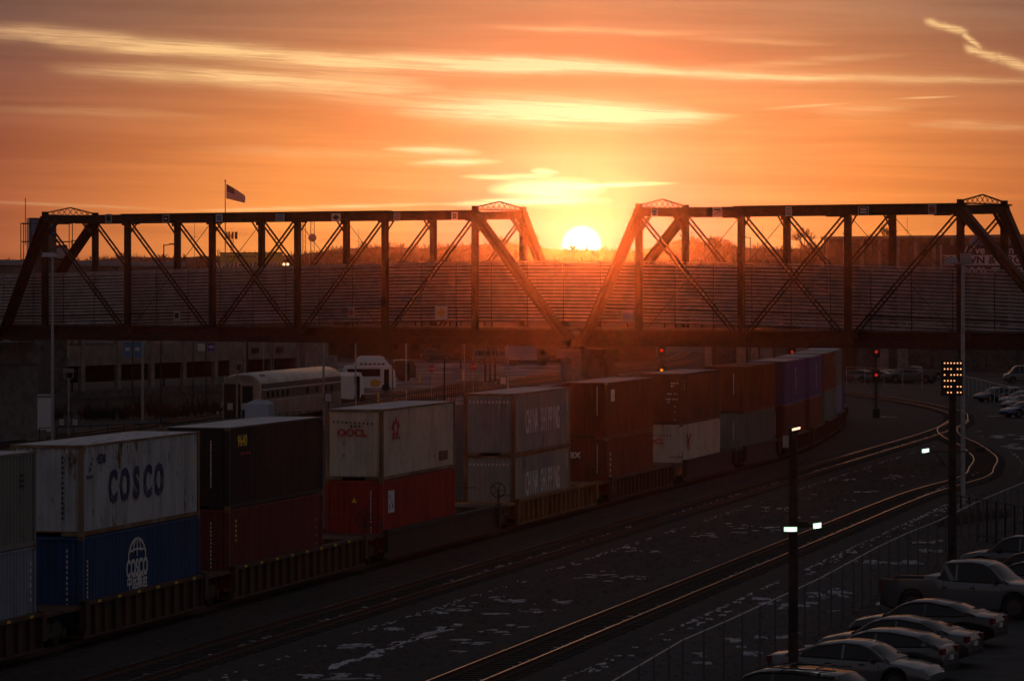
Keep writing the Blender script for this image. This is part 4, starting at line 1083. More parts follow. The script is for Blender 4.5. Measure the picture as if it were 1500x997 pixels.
for a in ((1062, 348, 392, 800, 'rounded bare tree right of the sun above the right span', 3, 40), (1185, 330, 392, 700, 'broad bare tree left of the long dark building', 5, 50), (1297, 331, 372, 740, 'bare tree rising over the long dark building roof', 8, 40), (1245, 338, 372, 760, 'thin bare tree over the left end of the building roof', 9, 30),
          (776, 338, 385, 900, 'bare tree just left of the sun between the spans', 12, 40), (1010, 342, 386, 900, 'bare tree at the hump of the hill right of the sun', 15, 40), (735, 344, 386, 900, 'small bare tree behind the portal left of the sun', 17, 40)):
    bare_tree(*a)

# ================================================================ buildings
def bbox_thing(name, px0, px1, ytop, d0, d1, depth, label, cat, wallm, zbase=-.3):
    a, c = W(px0, ytop, d0), W(px1, ytop, d1); u = Vector((c.x - a.x, c.y - a.y, 0)); L = u.length; rz = math.atan2(u.y, u.x)
    t = thing(name, (a.x, a.y, zbase), label, cat, rz); return t, L, a.z - zbase
t, L, H = bbox_thing('office_building', 1206, 1760, 346.5, 700, 640, 30, 'long flat roofed dark building behind the right span', 'building', 'concrete_dark')
MB().box(0, L, .2, 30, 0, H - .5).build('wall', 'concrete_dark', t); MB().box(-.4, L + .4, -.3, 30.4, H - .5, H).build('roof', 'concrete', t)
for i in range(int(L / 4.2)):
    MB().box(1.6 + i * 4.2, 3.3 + i * 4.2, .1, .25, H - 3.6, H - 1.3).build('window', 'glass', t)
b = MB()
for i in range(int(L / 4.2)): b.box(.5 + i * 4.2, 1.2 + i * 4.2, 0, .2, 0, H - .5)
b.build('pilaster', 'concrete', t)['kind'] = 'stuff'

# garage on the left
A = W(20, 535, 372); B_ = W(440, 522, 428); A.z = B_.z = 0; u = (B_ - A); gl = u.length; grz = math.atan2(u.y, u.x)
t = thing('parking_garage', (A.x, A.y, -.3), 'long beige parking garage with ribbed bands and open bays', 'building', grz)
def gy(px):   # position along the facade for a photo column
    k = (px - CX) / F; un = u.normalized(); return (k * A.y - A.x) / (un.x - k * un.y)
z1, z2 = 3.3, 5.35
g0 = -22
MB().box(g0, gl, -.2, .15, 0, .8).build('plinth', 'concrete_dark', t)
for lv, (za, zb) in enumerate(((z1, z2), (z2 + 1.3, z2 + 3.0), (z2 + 4.3, z2 + 6.0), (11.7, 13.35))):
    bnd = MB(); n = 7
    for k in range(n):
        a0 = za + (zb - za) * k / n; ge = gl if lv == 0 else gy(268); bnd.box(g0, ge, 0, .3, a0 + .02, a0 + (zb - za) / n - .03)
    bnd.box(g0, ge, .05, .3, za, zb); bnd.build('ribbed_band', 'beige', t)
cols_px = [-40, 10, 66, 121, 174, 223, 270, 316, 358, 398, 436]
for p_ in cols_px:
    c = gy(p_); MB().box(c - .38, c + .38, -.08, .32, 0, 13.2 if p_ < 272 else 5.6).build('column', 'beige', t)
MB().box(g0, gl, .9, 16, 5.0, 5.3).build('floor_slab', 'concrete_dark', t); MB().box(g0, gy(268), 15.5, 16, 0, 13.2).build('rear_wall', 'concrete_dark', t)
MB().box(g0, gl, 9, 9.2, 1.2, 5.0).build('inner_wall', 'black', t)
MB().box(g0, gy(268), -.3, 30, 13.36, 13.9).build('roof', 'grey', t)
MB().box(gl, gy(474), -.6, 8, 0, 7.5).build('stair_block', 'beige', t)
MB().box(gy(474), gy(500), .5, 6, 0, 3.4).build('side_wing', 'concrete', t)
for p_, w_ in ((372, 1.3), (408, 1.0)):
    c = gy(p_); MB().box(c - w_ / 2, c + w_ / 2, -.3, -.12, 4.0, 4.6).build('wall_sign', 'mark_maroon' if False else 'paint_maroon', t)
# garage tower with sign box
tw = W(72, 400, 340)
t = thing('garage_tower', (tw.x, tw.y, -.3), 'square tower topped by a blue grey sign box with catwalks', 'tower', math.radians(12))
MB().box(-1.15, 1.5, -1.2, 1.2, 0, 15.0).build('shaft', 'concrete_dark', t)
MB().box(-1.9, .5, -1.6, 1.2, 14.2, 17.4).build('sign_box', 'paint_dark_grey', t); 
b = MB(); b.box(-1.7, .3, -1.64, -1.6, 15.9, 17.1); b.build('sign_face', 'blue', t)
b = MB()
for zz in (13.7, 15.3, 16.9): b.beam((-2.4, -1.7, zz), (1.9, -1.7, zz), .07, .07); b.beam((-2.4, 1.3, zz), (1.9, 1.3, zz), .07, .07); b.beam((-2.4, -1.7, zz), (-2.4, 1.3, zz), .07, .07)
for xx in (-2.4, 1.9): b.beam((xx, -1.7, 13.7), (xx, -1.7, 17.0), .07, .07); b.beam((xx, 1.3, 13.7), (xx, 1.3, 17.0), .07, .07)
b.build('catwalk', 'dark_metal', t); b = MB(); b.cyl((-2.1, 0, 15), (-2.1, 0, 19.2), .035, n=5); b.build('antenna', 'dark_metal', t)
b = MB(); b.cyl((.9, -1.5, 14.3), (.9, -1.1, 14.3), .5, n=12); b.build('dish', 'galv', t)

# low buildings between the pier and the garage
t, L, H = bbox_thing('brick_building', 470, 860, 486, 600, 560, 15, 'long low brown building behind the street and buses', 'building', 'concrete_dark')
MB().box(0, L, 0, 15, 0, H).build('wall', 'wallbrown' if 'wallbrown' in M else 'steel_rust', t); MB().box(-.3, L + .3, -.3, 15.3, H, H + .3).build('roof', 'concrete_dark', t)
for i in range(7): MB().box(2 + i * 4.6, 3.6 + i * 4.6, -.06, 0, 1.4, 2.6).build('window', 'glass', t)
t, L, H = bbox_thing('freight_shed', 1030, 1900, 480, 520, 500, 20, 'long shed with tall pale and brown wall bays behind the train', 'building', 'concrete_dark')
MB().box(0, L, .4, 20, 0, H).build('wall', 'concrete_dark', t); MB().box(-.3, L + .3, -.4, 20.3, H, H + .4).build('roof', 'concrete_dark', t)
rnd = random.Random(21); x = .2
while x < L - 2:
    w_ = rnd.uniform(.8, 1.7); MB().box(x, x + w_, 0, .38, 0, H - .1).build('wall_panel', rnd.choice(['concrete', 'concrete_dark', 'car_brown', 'concrete', 'beige']) if x < 20 else rnd.choice(['concrete_dark', 'concrete', 'concrete_dark']), t)
    x += w_ + rnd.uniform(.3, 1.3) * (1 if x < 20 else 2.6)
# paved street
sheet('street', [tuple(GP(p[0], p[1])[:2]) for p in ((470, 530), (830, 532), (825, 560), (700, 590), (560, 600), (430, 640), (300, 640), (330, 575), (440, 560))], -.291, 'street_snow')

# billboards
t = thing('billboard', tuple(W(368, 392, 600)), 'yellow green billboard reading WISH YOU WERE BEER', 'billboard')
MB().box(-4.9, 4.9, 0, .4, -2.2, 2.25).build('panel', 'bill_yellow', t); MB().box(-5.0, 5.0, -.02, .45, 2.25, 2.4).build('frame', 'dark_metal', t)
for x in (-3, 3): MB().box(x - .2, x + .2, .1, .5, -12, -2.2).build('post', 'dark_metal', t)
fm = lambda x, z: face_matrix((x, -.03, z), (1, 0, 0), (0, 0, 1))
put_text('WISH', 2.5, 'mark_black', t, fm(-2.42, -.25) , bold=.14); put_text('WISH', 2.5, 'sign_white', t, face_matrix((-2.5, -.05, -.15), (1, 0, 0), (0, 0, 1)), bold=.03)
put_text('YOU', .95, 'mark_black', t, fm(.75, .45) @ Matrix.Rotation(.1, 4, 'Z'), bold=.02); put_text('WERE', .95, 'mark_black', t, fm(.85, -.5) @ Matrix.Rotation(.1, 4, 'Z'), bold=.02)
put_text('BEER', 1.9, 'mark_black', t, fm(3.35, 0), bold=.12, sx=.62); put_text('BEER', 1.9, 'sign_white', t, face_matrix((3.28, -.05, .08), (1, 0, 0), (0, 0, 1)), bold=.02, sx=.62)
marks(t, lambda a, z: face_matrix((a, -.01, z), (1, 0, 0), (0, 0, 1)), 'mark_black', -4.0, 1.75, 12, .42, 0, .3, .25)
for x in (418.3 - 2.6, 418.3 + 3.0):
    o = thing('flood_lamp', tuple(W(x, 387, 560)), 'lit warm lamp beside the yellow billboard, ' + ('nearer to it' if x < 418 else 'farther from it'), 'lamp'); MB().cyl((0, 0, 0), (0, .3, 0), .16, .2, n=10).build('lens', 'lamp_glint_warm', o); MB().cyl((0, .3, 0), (0, .8, 0), .24, .12, n=10).build('housing', 'dark_metal', o); MB().cyl((0, .5, -8), (0, .5, -.1), .05, n=5).build('stem', 'dark_metal', o)
t = thing('billboard', tuple(W(1460, 384, 420)), 'dark billboard with black capitals on a white band above a phone number', 'billboard')
MB().box(-6.0, 9, 0, .4, -3.0, 1.85).build('panel', 'bill_navy', t); MB().box(-5.9, 8.9, -.03, 0, -.35, .78).build('band', 'sign_white', t)
b = MB(); b.poly([(-3.1, -.02, 1.85), (-.7, -.02, 1.85), (-1.95, -.02, 3.4)]); b.poly([(-3.1, .2, 1.85), (-1.95, .2, 3.4), (-.7, .2, 1.85)]); b.quad((-3.1, -.02, 1.85), (-3.1, .2, 1.85), (-1.95, .2, 3.4), (-1.95, -.02, 3.4)); b.quad((-.7, -.02, 1.85), (-.7, .2, 1.85), (-1.95, .2, 3.4), (-1.95, -.02, 3.4)); b.build('peak', 'blue', t)
for x in (-4, 4): MB().box(x - .25, x + .25, .1, .6, -12, -3).build('post', 'dark_metal', t)
fb = lambda x, z: face_matrix((x, -.045, z), (1, 0, 0), (0, 0, 1))
put_text("We've", 1.25, 'sign_white', t, fb(-2.85, 1.3), bold=.02, sx=.95); put_text("Won't", 1.25, 'sign_white', t, fb(.95, 1.3), bold=.02, sx=.95)
put_text('BROWN & CROUPPEN', 1.12, 'mark_black', t, fb(.3, .2), bold=.03, sx=1.12); put_text('(800) 777-7777', 1.35, 'sign_white', t, fb(.45, -1.1), bold=.02, sx=1.15)
MB().box(-6.15, -6.0, -.04, .45, -3.0, 1.95).build('frame', 'galv', t)

# flag
t = thing('flagpole', tuple(W(330, 415, 450) + Vector((0, 0, -11))), 'tall thin flagpole above the left span', 'flagpole')
MB().cyl((0, 0, -.6), (0, 0, 23.0), .09, .05, n=8).build('pole', 'galv', t); MB().cyl((0, 0, 23.0), (0, 0, 23.2), .12, .05, n=8).build('finial', 'galv', t)
b = MB(); NU, NV = 26, 26
def fp(u, v):   # u along the fly, v down
    x = .12 + u * 2.15; top = -.25 - u * 1.1 - .25 * u * u; bot = -1.95 - u * .55; z = top + (bot - top) * v; y = .14 * math.sin(u * 9 + v * 2.2) * (.3 + u)
    x -= .22 * v * 0 - .12 * u * (v) ; return (x + .06 * math.sin(v * 5) * u, y, z)
for i in range(NU):
    for j in range(NV):
        st = int(j / 2); can = i < NU * .42 and j < 14
        b.m = 2 if can else (0 if st % 2 == 0 else 1)
        b.quad(fp(i / NU, j / NV), fp((i + 1) / NU, j / NV), fp((i + 1) / NU, (j + 1) / NV), fp(i / NU, (j + 1) / NV))
b.v = [tuple(Vector(v) + t.location + Vector((0, 0, 22.95))) for v in b.v]
o = b.build('flag', ['flag_red', 'flag_white', 'flag_blue'], smooth=True, fix=False); tag(o, 'striped American flag flying from the thin flagpole', 'flag')
# towers
def lattice(name, px, ytop, d, w, label, arr):
    base = W(px, 415, d); base.z = -.3; H = CZ - (ytop - HY) * d / F + .3
    t = thing(name, tuple(base), label, 'tower'); b = MB()
    for a in range(3):
        x, y = w * math.cos(a * 2.094), w * math.sin(a * 2.094); b.cyl((x, y, 0), (x, y, H), .05, n=4)
    z = 0; k = 0
    while z < H - 1:
        for a in range(3):
            x, y = w * math.cos(a * 2.094), w * math.sin(a * 2.094); x2, y2 = w * math.cos((a + 1) * 2.094), w * math.sin((a + 1) * 2.094); b.cyl((x, y, z), (x2, y2, z + 1), .025, n=3, caps=False)
        z += 1
    b.build('mast', 'dark_metal', t); arr(t, H); return t
def arr1(t, H):
    for z in (H - 3.8,):
        b = MB(); b.cyl((.1, -.6, z), (.1, -.35, z), .75, .6, n=20); b.cyl((.1, -.35, z), (.1, 0, z), .2, n=8); b.build('dish', 'grey', t)
lattice('radio_mast', 457, 318, 700, .45, 'lattice radio mast with round dish between left span verticals', arr1)
lattice('radio_mast', 445, 322, 720, .35, 'slim lattice mast left of the mast with the dish', lambda t, H: None)
def arr2(t, H):
    for zt in (H - .2, H - 4.2):
        b = MB()
        for k in range(9 if zt > H - 1 else 4):
            a = k * 6.283 / (9 if zt > H - 1 else 4); x, y = .85 * math.cos(a), .85 * math.sin(a); b.box(x - .11, x + .11, y - .08, y + .08, zt - .6, zt + .6)
            b.beam((0, 0, zt), (x, y, zt), .06, .06)
        b.build('antenna_array', 'dark_metal', t)
lattice('cell_tower', 339.5, 343, 640, .25, 'cell tower with two crowns of antennas behind the flagpole', arr2)
def mast(px, ytop, d, label, r=.06):
    base = W(px, 415, d); base.z = -.3; H = CZ - (ytop - HY) * d / F + .3
    t = thing('thin_mast', tuple(base), label, 'mast'); MB().cyl((0, 0, 0), (0, 0, H), r, r * .5, n=5).build('pole', 'dark_metal', t)
    MB().cyl((-.5, 0, H * .9), (.5, 0, H * .9), .03, n=4).build('crossarm', 'dark_metal', t)
mast(285, 327, 600, 'thin mast behind the second diagonal of the left span'); mast(525.5, 335, 600, 'thin mast right of the fourth vertical of the left span'); mast(1117, 330, 800, 'thin mast over the wood right of the sun'); mast(1147, 334, 800, 'second thin mast over the wood right of the sun', .05); mast(1329, 319, 700, 'thin mast over the dark building roof')
def street_lamp(px, ytop, d, label, arm=1, two=False, zb=-.3, mt='dark_metal', head='dark_metal', armL=1.6, r=.09, kind='street_lamp'):
    base = W(px, 415, d); base.z = zb; H = CZ - (ytop - HY) * d / F - zb
    t = thing(kind, tuple(base), label, 'street lamp')
    MB().cyl((0, 0, 0), (0, 0, H), r, r * .7, n=8).build('pole', mt, t)
    for s in ((1, -1) if two else (arm,)):
        b = MB(); b.cyl((0, 0, H - .15), (s * armL, 0, H), .05, n=5); b.build('arm', mt, t)
        b = MB(); b.hexa([(s * armL - .35, -.15, H - .08), (s * armL + .35, -.15, H - .08), (s * armL + .35, .15, H - .08), (s * armL - .35, .15, H - .08), (s * armL - .3, -.1, H + .08), (s * armL + .3, -.1, H + .08), (s * armL + .3, .1, H + .08), (s * armL - .3, .1, H + .08)]); b.build('lamp_head', head, t)
    return t
street_lamp(105.5, 351, 400, 'arched lamp on the garage roof beside the left portal', 1, armL=.9); street_lamp(240, 357.5, 420, 'lamp on the garage roof left of the second vertical', 1, armL=.9)
street_lamp(675, 367, 520, 'T shaped lamp before the wood near the right end of the left span', 1, True, armL=.5); street_lamp(1048, 350, 480, 'single arm lamp right of the sun before the wood', -1, armL=.6)
street_lamp(1099, 347, 470, 'single arm lamp beside the first long vertical of the right span', -1, armL=.8)
# ================================================================ silver passenger car
A = Vector((-19.3, 293, 0)); hd = Vector((.20, 1, 0)).normalized(); rz = -math.atan2(hd.x, hd.y)
n_ = Vector((hd.y, -hd.x, 0)); cc = A + hd * 13 - n_ * 1.5
t = thing('passenger_car', (cc.x, cc.y, 0), 'silver fluted rail passenger car with arched roof and square windows', 'railway car', rz)
def sec(w, top, sh=0): 
    P = [(-w, .9), (w, .9), (w, 3.6)]
    for k in range(1, 8):
        a = math.pi * k / 8; P.append((w * math.cos(a) , 3.6 + (top - 3.6) * math.sin(a)))
    P.append((-w, 3.6)); return P
b = MB(); b.loft([[(x, y, z) for x, z in sec(w, tp)] for y, w, tp in ((-13, 1.46, 4.3), (-12.6, 1.5, 4.42), (12.6, 1.5, 4.42), (13, 1.46, 4.3))]); sharpen(b.build('body', 'stainless', t), 40)
b = MB()
for k in range(9):
    z = .95 + k * .155; b.box(1.5, 1.54, -12.6, 12.6, z, z + .085)
b.build('fluting', 'stainless', t); 
b = MB(); b.box(1.5, 1.525, -12.6, 12.6, 2.36, 3.58); b.build('window_band', 'band_dark', t)
for y in (-10.8, -9.3, -7.8, -6.3, -4.8, 1.5, 4.6, 7.4, 9.4): MB().box(1.525, 1.54, y - .35, y + .33, 2.5, 2.96).build('window', 'glass', t)
MB().box(1.526, 1.57, -12.6, 12.6, 3.1, 3.17).build('drip_rail', 'white', t)
MB().box(-1.3, -.1, -13.25, -12.95, .9, 3.6).build('end_recess', 'black', t); MB().box(.15, .9, -13.25, -12.95, .9, 3.45).build('vestibule', 'black', t); MB().box(-1.35, -.85, -13.04, -12.98, 1.1, 3.1).build('end_panel', 'dark_metal', t)
b = MB()
for y in (-10, 10): b.box(-1.1, 1.1, y - 1.3, y + 1.3, .3, .85)
b.build('truck', 'dark_metal', t)
for y in (-11.2, -10.4): MB().box(.9, 1.15, y - .1, y + .1, 3.95, 4.25).build('roof_vent', 'dark_metal', t)
# tank beside it
p = W(380.5, 600, 262)
t = thing('utility_tank', (p.x, p.y, -.3), 'pale blue box tank with round lid before the silver car', 'tank', math.radians(-10))
b = MB(); b.box(-.85, .85, -.8, .8, 2.2, 3.35); o = b.build('tank_body', 'paint_pale', t)
MB().hexa if False else None
b = MB(); b.hexa([(-.85, -.8, 3.35), (.85, -.8, 3.35), (.85, .8, 3.35), (-.85, .8, 3.35), (-.5, -.5, 3.55), (.5, -.5, 3.55), (.5, .5, 3.55), (-.5, .5, 3.55)]); b.build('shoulder', 'paint_pale', t)
MB().cyl((-.1, 0, 3.55), (-.1, 0, 3.66), .35, n=14).build('lid', 'paint_pale', t)
for sx in (-.7, .7):
    for sy in (-.65, .65): MB().box(sx - .06, sx + .06, sy - .06, sy + .06, 0, 2.2).build('leg', 'dark_metal', t)

# ================================================================ buses
def bus(px0, px1, ytop, d, label, kind, rz=math.radians(6), m='white'):
    a, c = W(px0, ytop, d), W(px1, ytop, d); L = c.x - a.x; H = a.z + .3; cx = (a.x + c.x) / 2
    t = thing('trolley_bus' if kind == 'trolley' else 'shuttle_bus', (cx, d, -.3), label, 'bus', rz); h = L / 2; w = 1.15
    body_top = H - (.55 if kind == 'trolley' else 0)
    prof = [(-h, .4), (-h, body_top - .35), (-h + .25, body_top), (h - .5, body_top), (h - .1, body_top - .6), (h, 1.3), (h + .02, .4)]
    b = MB(); b.loft([[(x, y, z) for x, z in prof] for y in (-w, w)]); sharpen(b.build('body', m, t), 30)
    if kind == 'trolley':
        b = MB(); b.loft([[(x, y, z) for x, z in ((-h + .3, body_top - .02), (-h + .5, H - .1), (-h + .9, H), (h - 1.2, H), (h - .8, H - .12), (h - .6, body_top - .02))] for y in (-.75, .75)]); b.build('clerestory', m, t)
        n = 6
        for i in range(n):
            x = -h + .5 + (L - 1.2) * (i + .5) / n; r = (L - 1.4) / n * .42; P = [(x - r, 1.6), (x + r, 1.6)] + [(x + r * math.cos(q), body_top - .48 + r * math.sin(q)) for q in [math.pi * k / 8 for k in range(9)]]
            b = MB(); b.loft([[(p[0], -w - .02, p[1]) for p in P], [(p[0], -w + .01, p[1]) for p in P]]); b.build('window', 'glass', t)
    else:
        b = MB(); b.box(-h + .35, h - 1.7, -w - .015, -w + .01, body_top - 1.15, body_top - .35); b.build('window', 'glass', t)
        b = MB(); b.box(h - 1.3, h - .75, -w - .015, -w + .01, .6, body_top - .4); b.build('door', 'glass', t)
        if m == 'white' and L > 4:
            b = MB(); b.poly([(.1, -w - .03, .55), (1.0, -w - .03, .55), (1.2, -w - .03, 1.1), (.4, -w - .03, 1.35), (0, -w - .03, 1.0)]); b.build('side_graphic', 'yellow', t)
    for x in (-h + 1.1, h - 1.1):
        for s in (-1, 1): MB().cyl((x, s * (w - .18), .42), (x, s * (w + .02), .42), .42, n=16).build('wheel', 'rubber', t)
    b = MB(); b.box(h - .09, h + .03, -.95, .95, body_top - 1.3, body_top - .7); b.build('windscreen', 'glass', t)
bus(503, 579, 535, 412, 'white shuttle bus with yellow graphic and long dark window', 'shuttle')
bus(519, 572, 521, 450, 'white trolley style bus with arched windows behind the shuttle bus', 'trolley')
bus(575, 608, 527, 455, 'dark bus with pale roof right of the trolley style bus', 'shuttle', m='paint_dark_grey')
bus(503, 523, 545, 372, 'small white shuttle end showing right of the silver rail car', 'shuttle', rz=math.radians(60))
car('van', 'paint_white', tuple(GP(845 * 0 + 720, 533, -.29)), math.radians(10), 'pale van parked before the brown building', None, 'van')
car('suv', 'paint_silver', tuple(GP(640, 528, -.29)), math.radians(8), 'silver car parked behind the stop signs', None)
for k, (px, py, kd, pn, a, lb) in enumerate(((612, 524, 'sedan', 'paint_white', 5, 'white sedan in the street lot left of the first stop sign'), (668, 526, 'hatch', 'paint_dark_grey', 4, 'dark hatchback between the two stop signs'), (700, 521, 'suv', 'paint_white', 184, 'white tall car behind the second stop sign'), (590, 519, 'van', 'paint_silver', 3, 'silver van behind the dark bus'), (792, 530, 'suv', 'paint_dark_grey', 8, 'dark tall car right of the box truck'), (808, 524, 'sedan', 'paint_silver', 8, 'silver sedan beside the central pier'))):
    car(kd, pn, tuple(GP(px, py, -.29)), math.radians(a), lb, 'cars in the street lot', 'van' if kd == 'van' else 'car')
# low guard rails and curb boxes in the lot
# box truck
p = GP(768, 535, -.3)
t = thing('box_truck', tuple(p), 'white box truck right of the poles behind the pier', 'truck', math.radians(8))
MB().box(-2.6, 1.6, -1.1, 1.1, .8, 2.7).build('cargo_box', 'grey', t); b = MB(); b.loft([[(x, y, z) for x, z in ((1.7, .5), (1.7, 2.3), (2.5, 2.3), (3.1, 1.5), (3.6, 1.35), (3.6, .5))] for y in (-.95, .95)]); b.build('cab', 'paint_silver', t)
for x in (-1.6, 2.7):
    for s in (-1, 1): MB().cyl((x, s * .85, .42), (x, s * 1.1, .42), .42, n=14).build('wheel', 'rubber', t)
MB().box(2.2, 2.75, -.97, -.94, 1.5, 2.15).build('window', 'glass', t)

# ================================================================ poles and signs of the station side
def pole(px, ytop, d, label, mt='galv', r=.075, name='light_pole', cat='pole', head=True):
    base = W(px, 415, d); base.z = -.3; H = CZ - (ytop - HY) * d / F + .3
    t = thing(name, tuple(base), label, cat, group='slim poles of the station side'); MB().cyl((0, 0, 0), (0, 0, H), r, r * .8, n=8).build('pole', mt, t); MB().cyl((0, 0, 0), (0, 0, .5), r * 1.8, n=8).build('base', 'concrete', t)
    if head: MB().box(-.5, .1, -.12, .12, H, H + .12).build('lamp_head', mt, t)
    return t
# these run up behind the bridge deck
for px, d, lb, mt, r in ((474, 300, 'pale light pole crossing the far end of the silver car', 'galv', .1), (521, 330, 'light pole in front of the shuttle bus left half', 'galv', .075), (362, 300, 'dark pole crossing the garage left of the silver car roof', 'dark_metal', .09), (595, 345, 'pale light pole right of the shuttle bus', 'galv', .09),
                  (651, 330, 'dark pole right of the first stop sign', 'dark_metal', .08), (575, 400, 'thin dark pole behind the shuttle bus', 'dark_metal', .06), (680, 420, 'thin pale pole left of the second stop sign', 'galv', .06), (744, 350, 'pale thick pole left of the box truck', 'galv', .09), (236, 300, 'dark pole between the blue and purple banners', 'dark_metal', .06), (283, 330, 'dark pole left of the purple banner pole', 'dark_metal', .06), (209, 310, 'thick grey pole right of the blue banners', 'grey', .12),
                  (386, 390, 'slim pole before the garage right bays', 'galv', .05), (399, 395, 'slim pole right of its twin before the garage', 'dark_metal', .05), (711, 430, 'dark timber pole, first of three left of the box truck', 'tie', .12), (718, 432, 'dark timber pole, middle of three left of the box truck', 'tie', .12), (725, 434, 'dark timber pole, last of three left of the box truck', 'tie', .12)):
    pole(px, 478 if d < 400 else 497, d, lb, mt, r, head=d < 340)
def banner_pole(px, d, label, cols, yt, yb):
    t = pole(px, yt - 4, d, label, 'dark_metal', .06, 'banner_pole', 'pole', False); base = t.location
    z0, z1 = CZ - (yb - HY) * d / F - base.z, CZ - (yt - HY) * d / F - base.z
    for s, c in zip((-1, 1), cols):
        x0, x1 = sorted((s * .12, s * .78)); bb = MB(); bb.box(x0, x1, -.015, .015, z0, z1); o = bb.build('banner', c, t)
        MB().box(x0 + .12, x1 - .12, -.022, -.016, z0 + (z1 - z0) * .45, z0 + (z1 - z0) * .68).build('emblem', 'sign_white' if c != 'lime' else 'lime', o)
        MB().box(min(x0, 0), max(x1, 0), -.02, .02, z1, z1 + .04).build('bracket', 'dark_metal', t)
banner_pole(194, 350, 'pole with a pair of blue banners before the garage', ('blue', 'blue'), 502, 523); banner_pole(88, 350, 'pole with a purple and a lime banner near the left pier', ('purple', 'lime'), 502, 523); banner_pole(302, 350, 'pole with a white script and a purple banner', ('sign_white', 'purple'), 503, 514)
def platform_lamp(px, ytop, d, label, boards):
    base = W(px, 415, d); base.z = -.3; H = CZ - (ytop - HY) * d / F + .3
    t = thing('platform_lamp', tuple(base), label, 'street lamp', group='platform lamps'); MB().cyl((0, 0, 0), (0, 0, H - .7), .07, n=8).build('pole', 'galv', t)
    b = MB(); b.box(-.38, .38, -.2, .2, H - .28, H); b.build('lamp_head', 'galv', t)
    b = MB()
    for s in (-1, 1): b.cyl((s * .35, 0, H - .28), (s * .33, 0, H - .65), .03, n=5); b.cyl((s * .33, 0, H - .65), (0, 0, H - .85), .03, n=5)
    b.build('bracket', 'galv', t)
    for s in boards:
        x = s * .5; z = CZ - (boards[s] - HY) * d / F - base.z
        MB().box(x - .27, x + .27, -.1, -.06, z - .32, z + .32).build('frame', 'black', t); MB().box(x - .2, x + .2, -.13, -.1, z - .25, z + .25).build('notice', 'sign_white', t)
    b = MB(); b.cyl((-.8, -.05, .4), (.8, -.05, .4), .03, n=4); b.build('rail', 'dark_metal', t)
platform_lamp(100.5, 540, 285, 'platform lamp with two notice boards near the left pier', {-1: 618, 1: 618}); platform_lamp(347, 528, 285, 'platform lamp with two notice boards before the silver car end', {-1: 595, 1: 595})
def board(px, py, d, label, w=.5, h=.62):
    p = W(px, py, d); t = thing('notice_board', (p.x, p.y, -.3), label, 'sign'); z = p.z + .3
    MB().box(-w / 2 - .06, w / 2 + .06, 0, .04, z - h / 2 - .06, z + h / 2 + .06).build('frame', 'black', t); MB().box(-w / 2, w / 2, -.02, 0, z - h / 2, z + h / 2).build('plate', 'sign_white', t); MB().cyl((0, .03, 0), (0, .03, z - h / 2), .04, n=6).build('post', 'dark_metal', t)
board(481, 582, 290, 'small white notice in black frame beside the silver car'); board(737, 557, 340, 'white notice in black frame above the grey green stack')
def stop_sign(px, py, d, label):
    p = W(px, py, d); t = thing('stop_sign', (p.x, p.y, -.3), label, 'stop sign'); z = p.z + .3; R = .38
    pts = [(R * math.cos(math.pi / 8 + k * math.pi / 4), z + R * math.sin(math.pi / 8 + k * math.pi / 4)) for k in range(8)]
    b = MB(); b.loft([[(x, -.03, zz) for x, zz in pts], [(x, 0, zz) for x, zz in pts]]); b.build('plate', 'red', t)
    put_text('STOP', .3, 'sign_white', t, face_matrix((0, -.035, z), (1, 0, 0), (0, 0, 1)), bold=.005); MB().cyl((0, .04, 0), (0, .04, z + .3), .035, n=6).build('post', 'galv', t)
stop_sign(632, 540, 385, 'red stop sign right of the buses'); stop_sign(693, 537, 400, 'red stop sign nearer the pier')
def bollard(px, py, label):
    p = GP(px, py, -.3); t = thing('bollard', tuple(p), label, 'bollard', group='yellow bollards'); MB().cyl((0, 0, 0), (0, 0, 1.1), .13, n=10).build('post', 'yellow', t); MB().cyl((0, 0, 1.1), (0, 0, 1.2), .13, .04, n=10).build('cap', 'yellow', t)
bollard(615, 561, 'yellow bollard left of the first stop sign'); bollard(679, 556, 'yellow bollard left of the second stop sign'); bollard(554, 592, 'bollard below the shuttle bus')
# signals
def signal(px, heads, d, label, gy_=None):
    base = W(px, 415, d); base.z = -.3; top = CZ - (heads[0][0] - HY) * d / F + .3
    t = thing('rail_signal', tuple(base), label, 'railway signal'); MB().cyl((0, 0, 0), (0, 0, top + .4), .09, n=8).build('mast', 'dark_metal', t); MB().box(-.3, .3, -.25, .25, 0, .8).build('base', 'dark_metal', t)
    for py, lit, hh in heads:
        z = CZ - (py - HY) * d / F + .3
        o = MB().box(-.33, .33, -.3, -.12, z - hh, z + .42).build('signal_head', 'black', t); o2 = MB().cyl((0, -.34, z), (0, -.3, z), .13, n=12).build('lens', lit, o)
        b = MB(); b.cyl((0, -.5, z), (0, -.3, z), .17, n=10, caps=False); b.build('hood', 'black', o)
    b = MB()
    for s in (-.2, .2): b.cyl((s, .25, 0), (s, .25, top), .02, n=4)
    k = 0
    while k * .35 < top: b.cyl((-.2, .25, k * .35), (.2, .25, k * .35), .015, n=4); k += 1
    b.build('ladder', 'dark_metal', t)
signal(1283, [(515, 'lamp_red', .5), (549, 'lamp_red', .5)], 330, 'two headed signal mast with two red lights right of the train')
signal(969, [(513, 'lamp_red', .5), (542, 'lamp_yellow', .5)], 330, 'two headed signal with red over yellow behind the train')
signal(1160, [(515, 'lamp_red', .5)], 345, 'signal showing a dim red light above the purple containers')
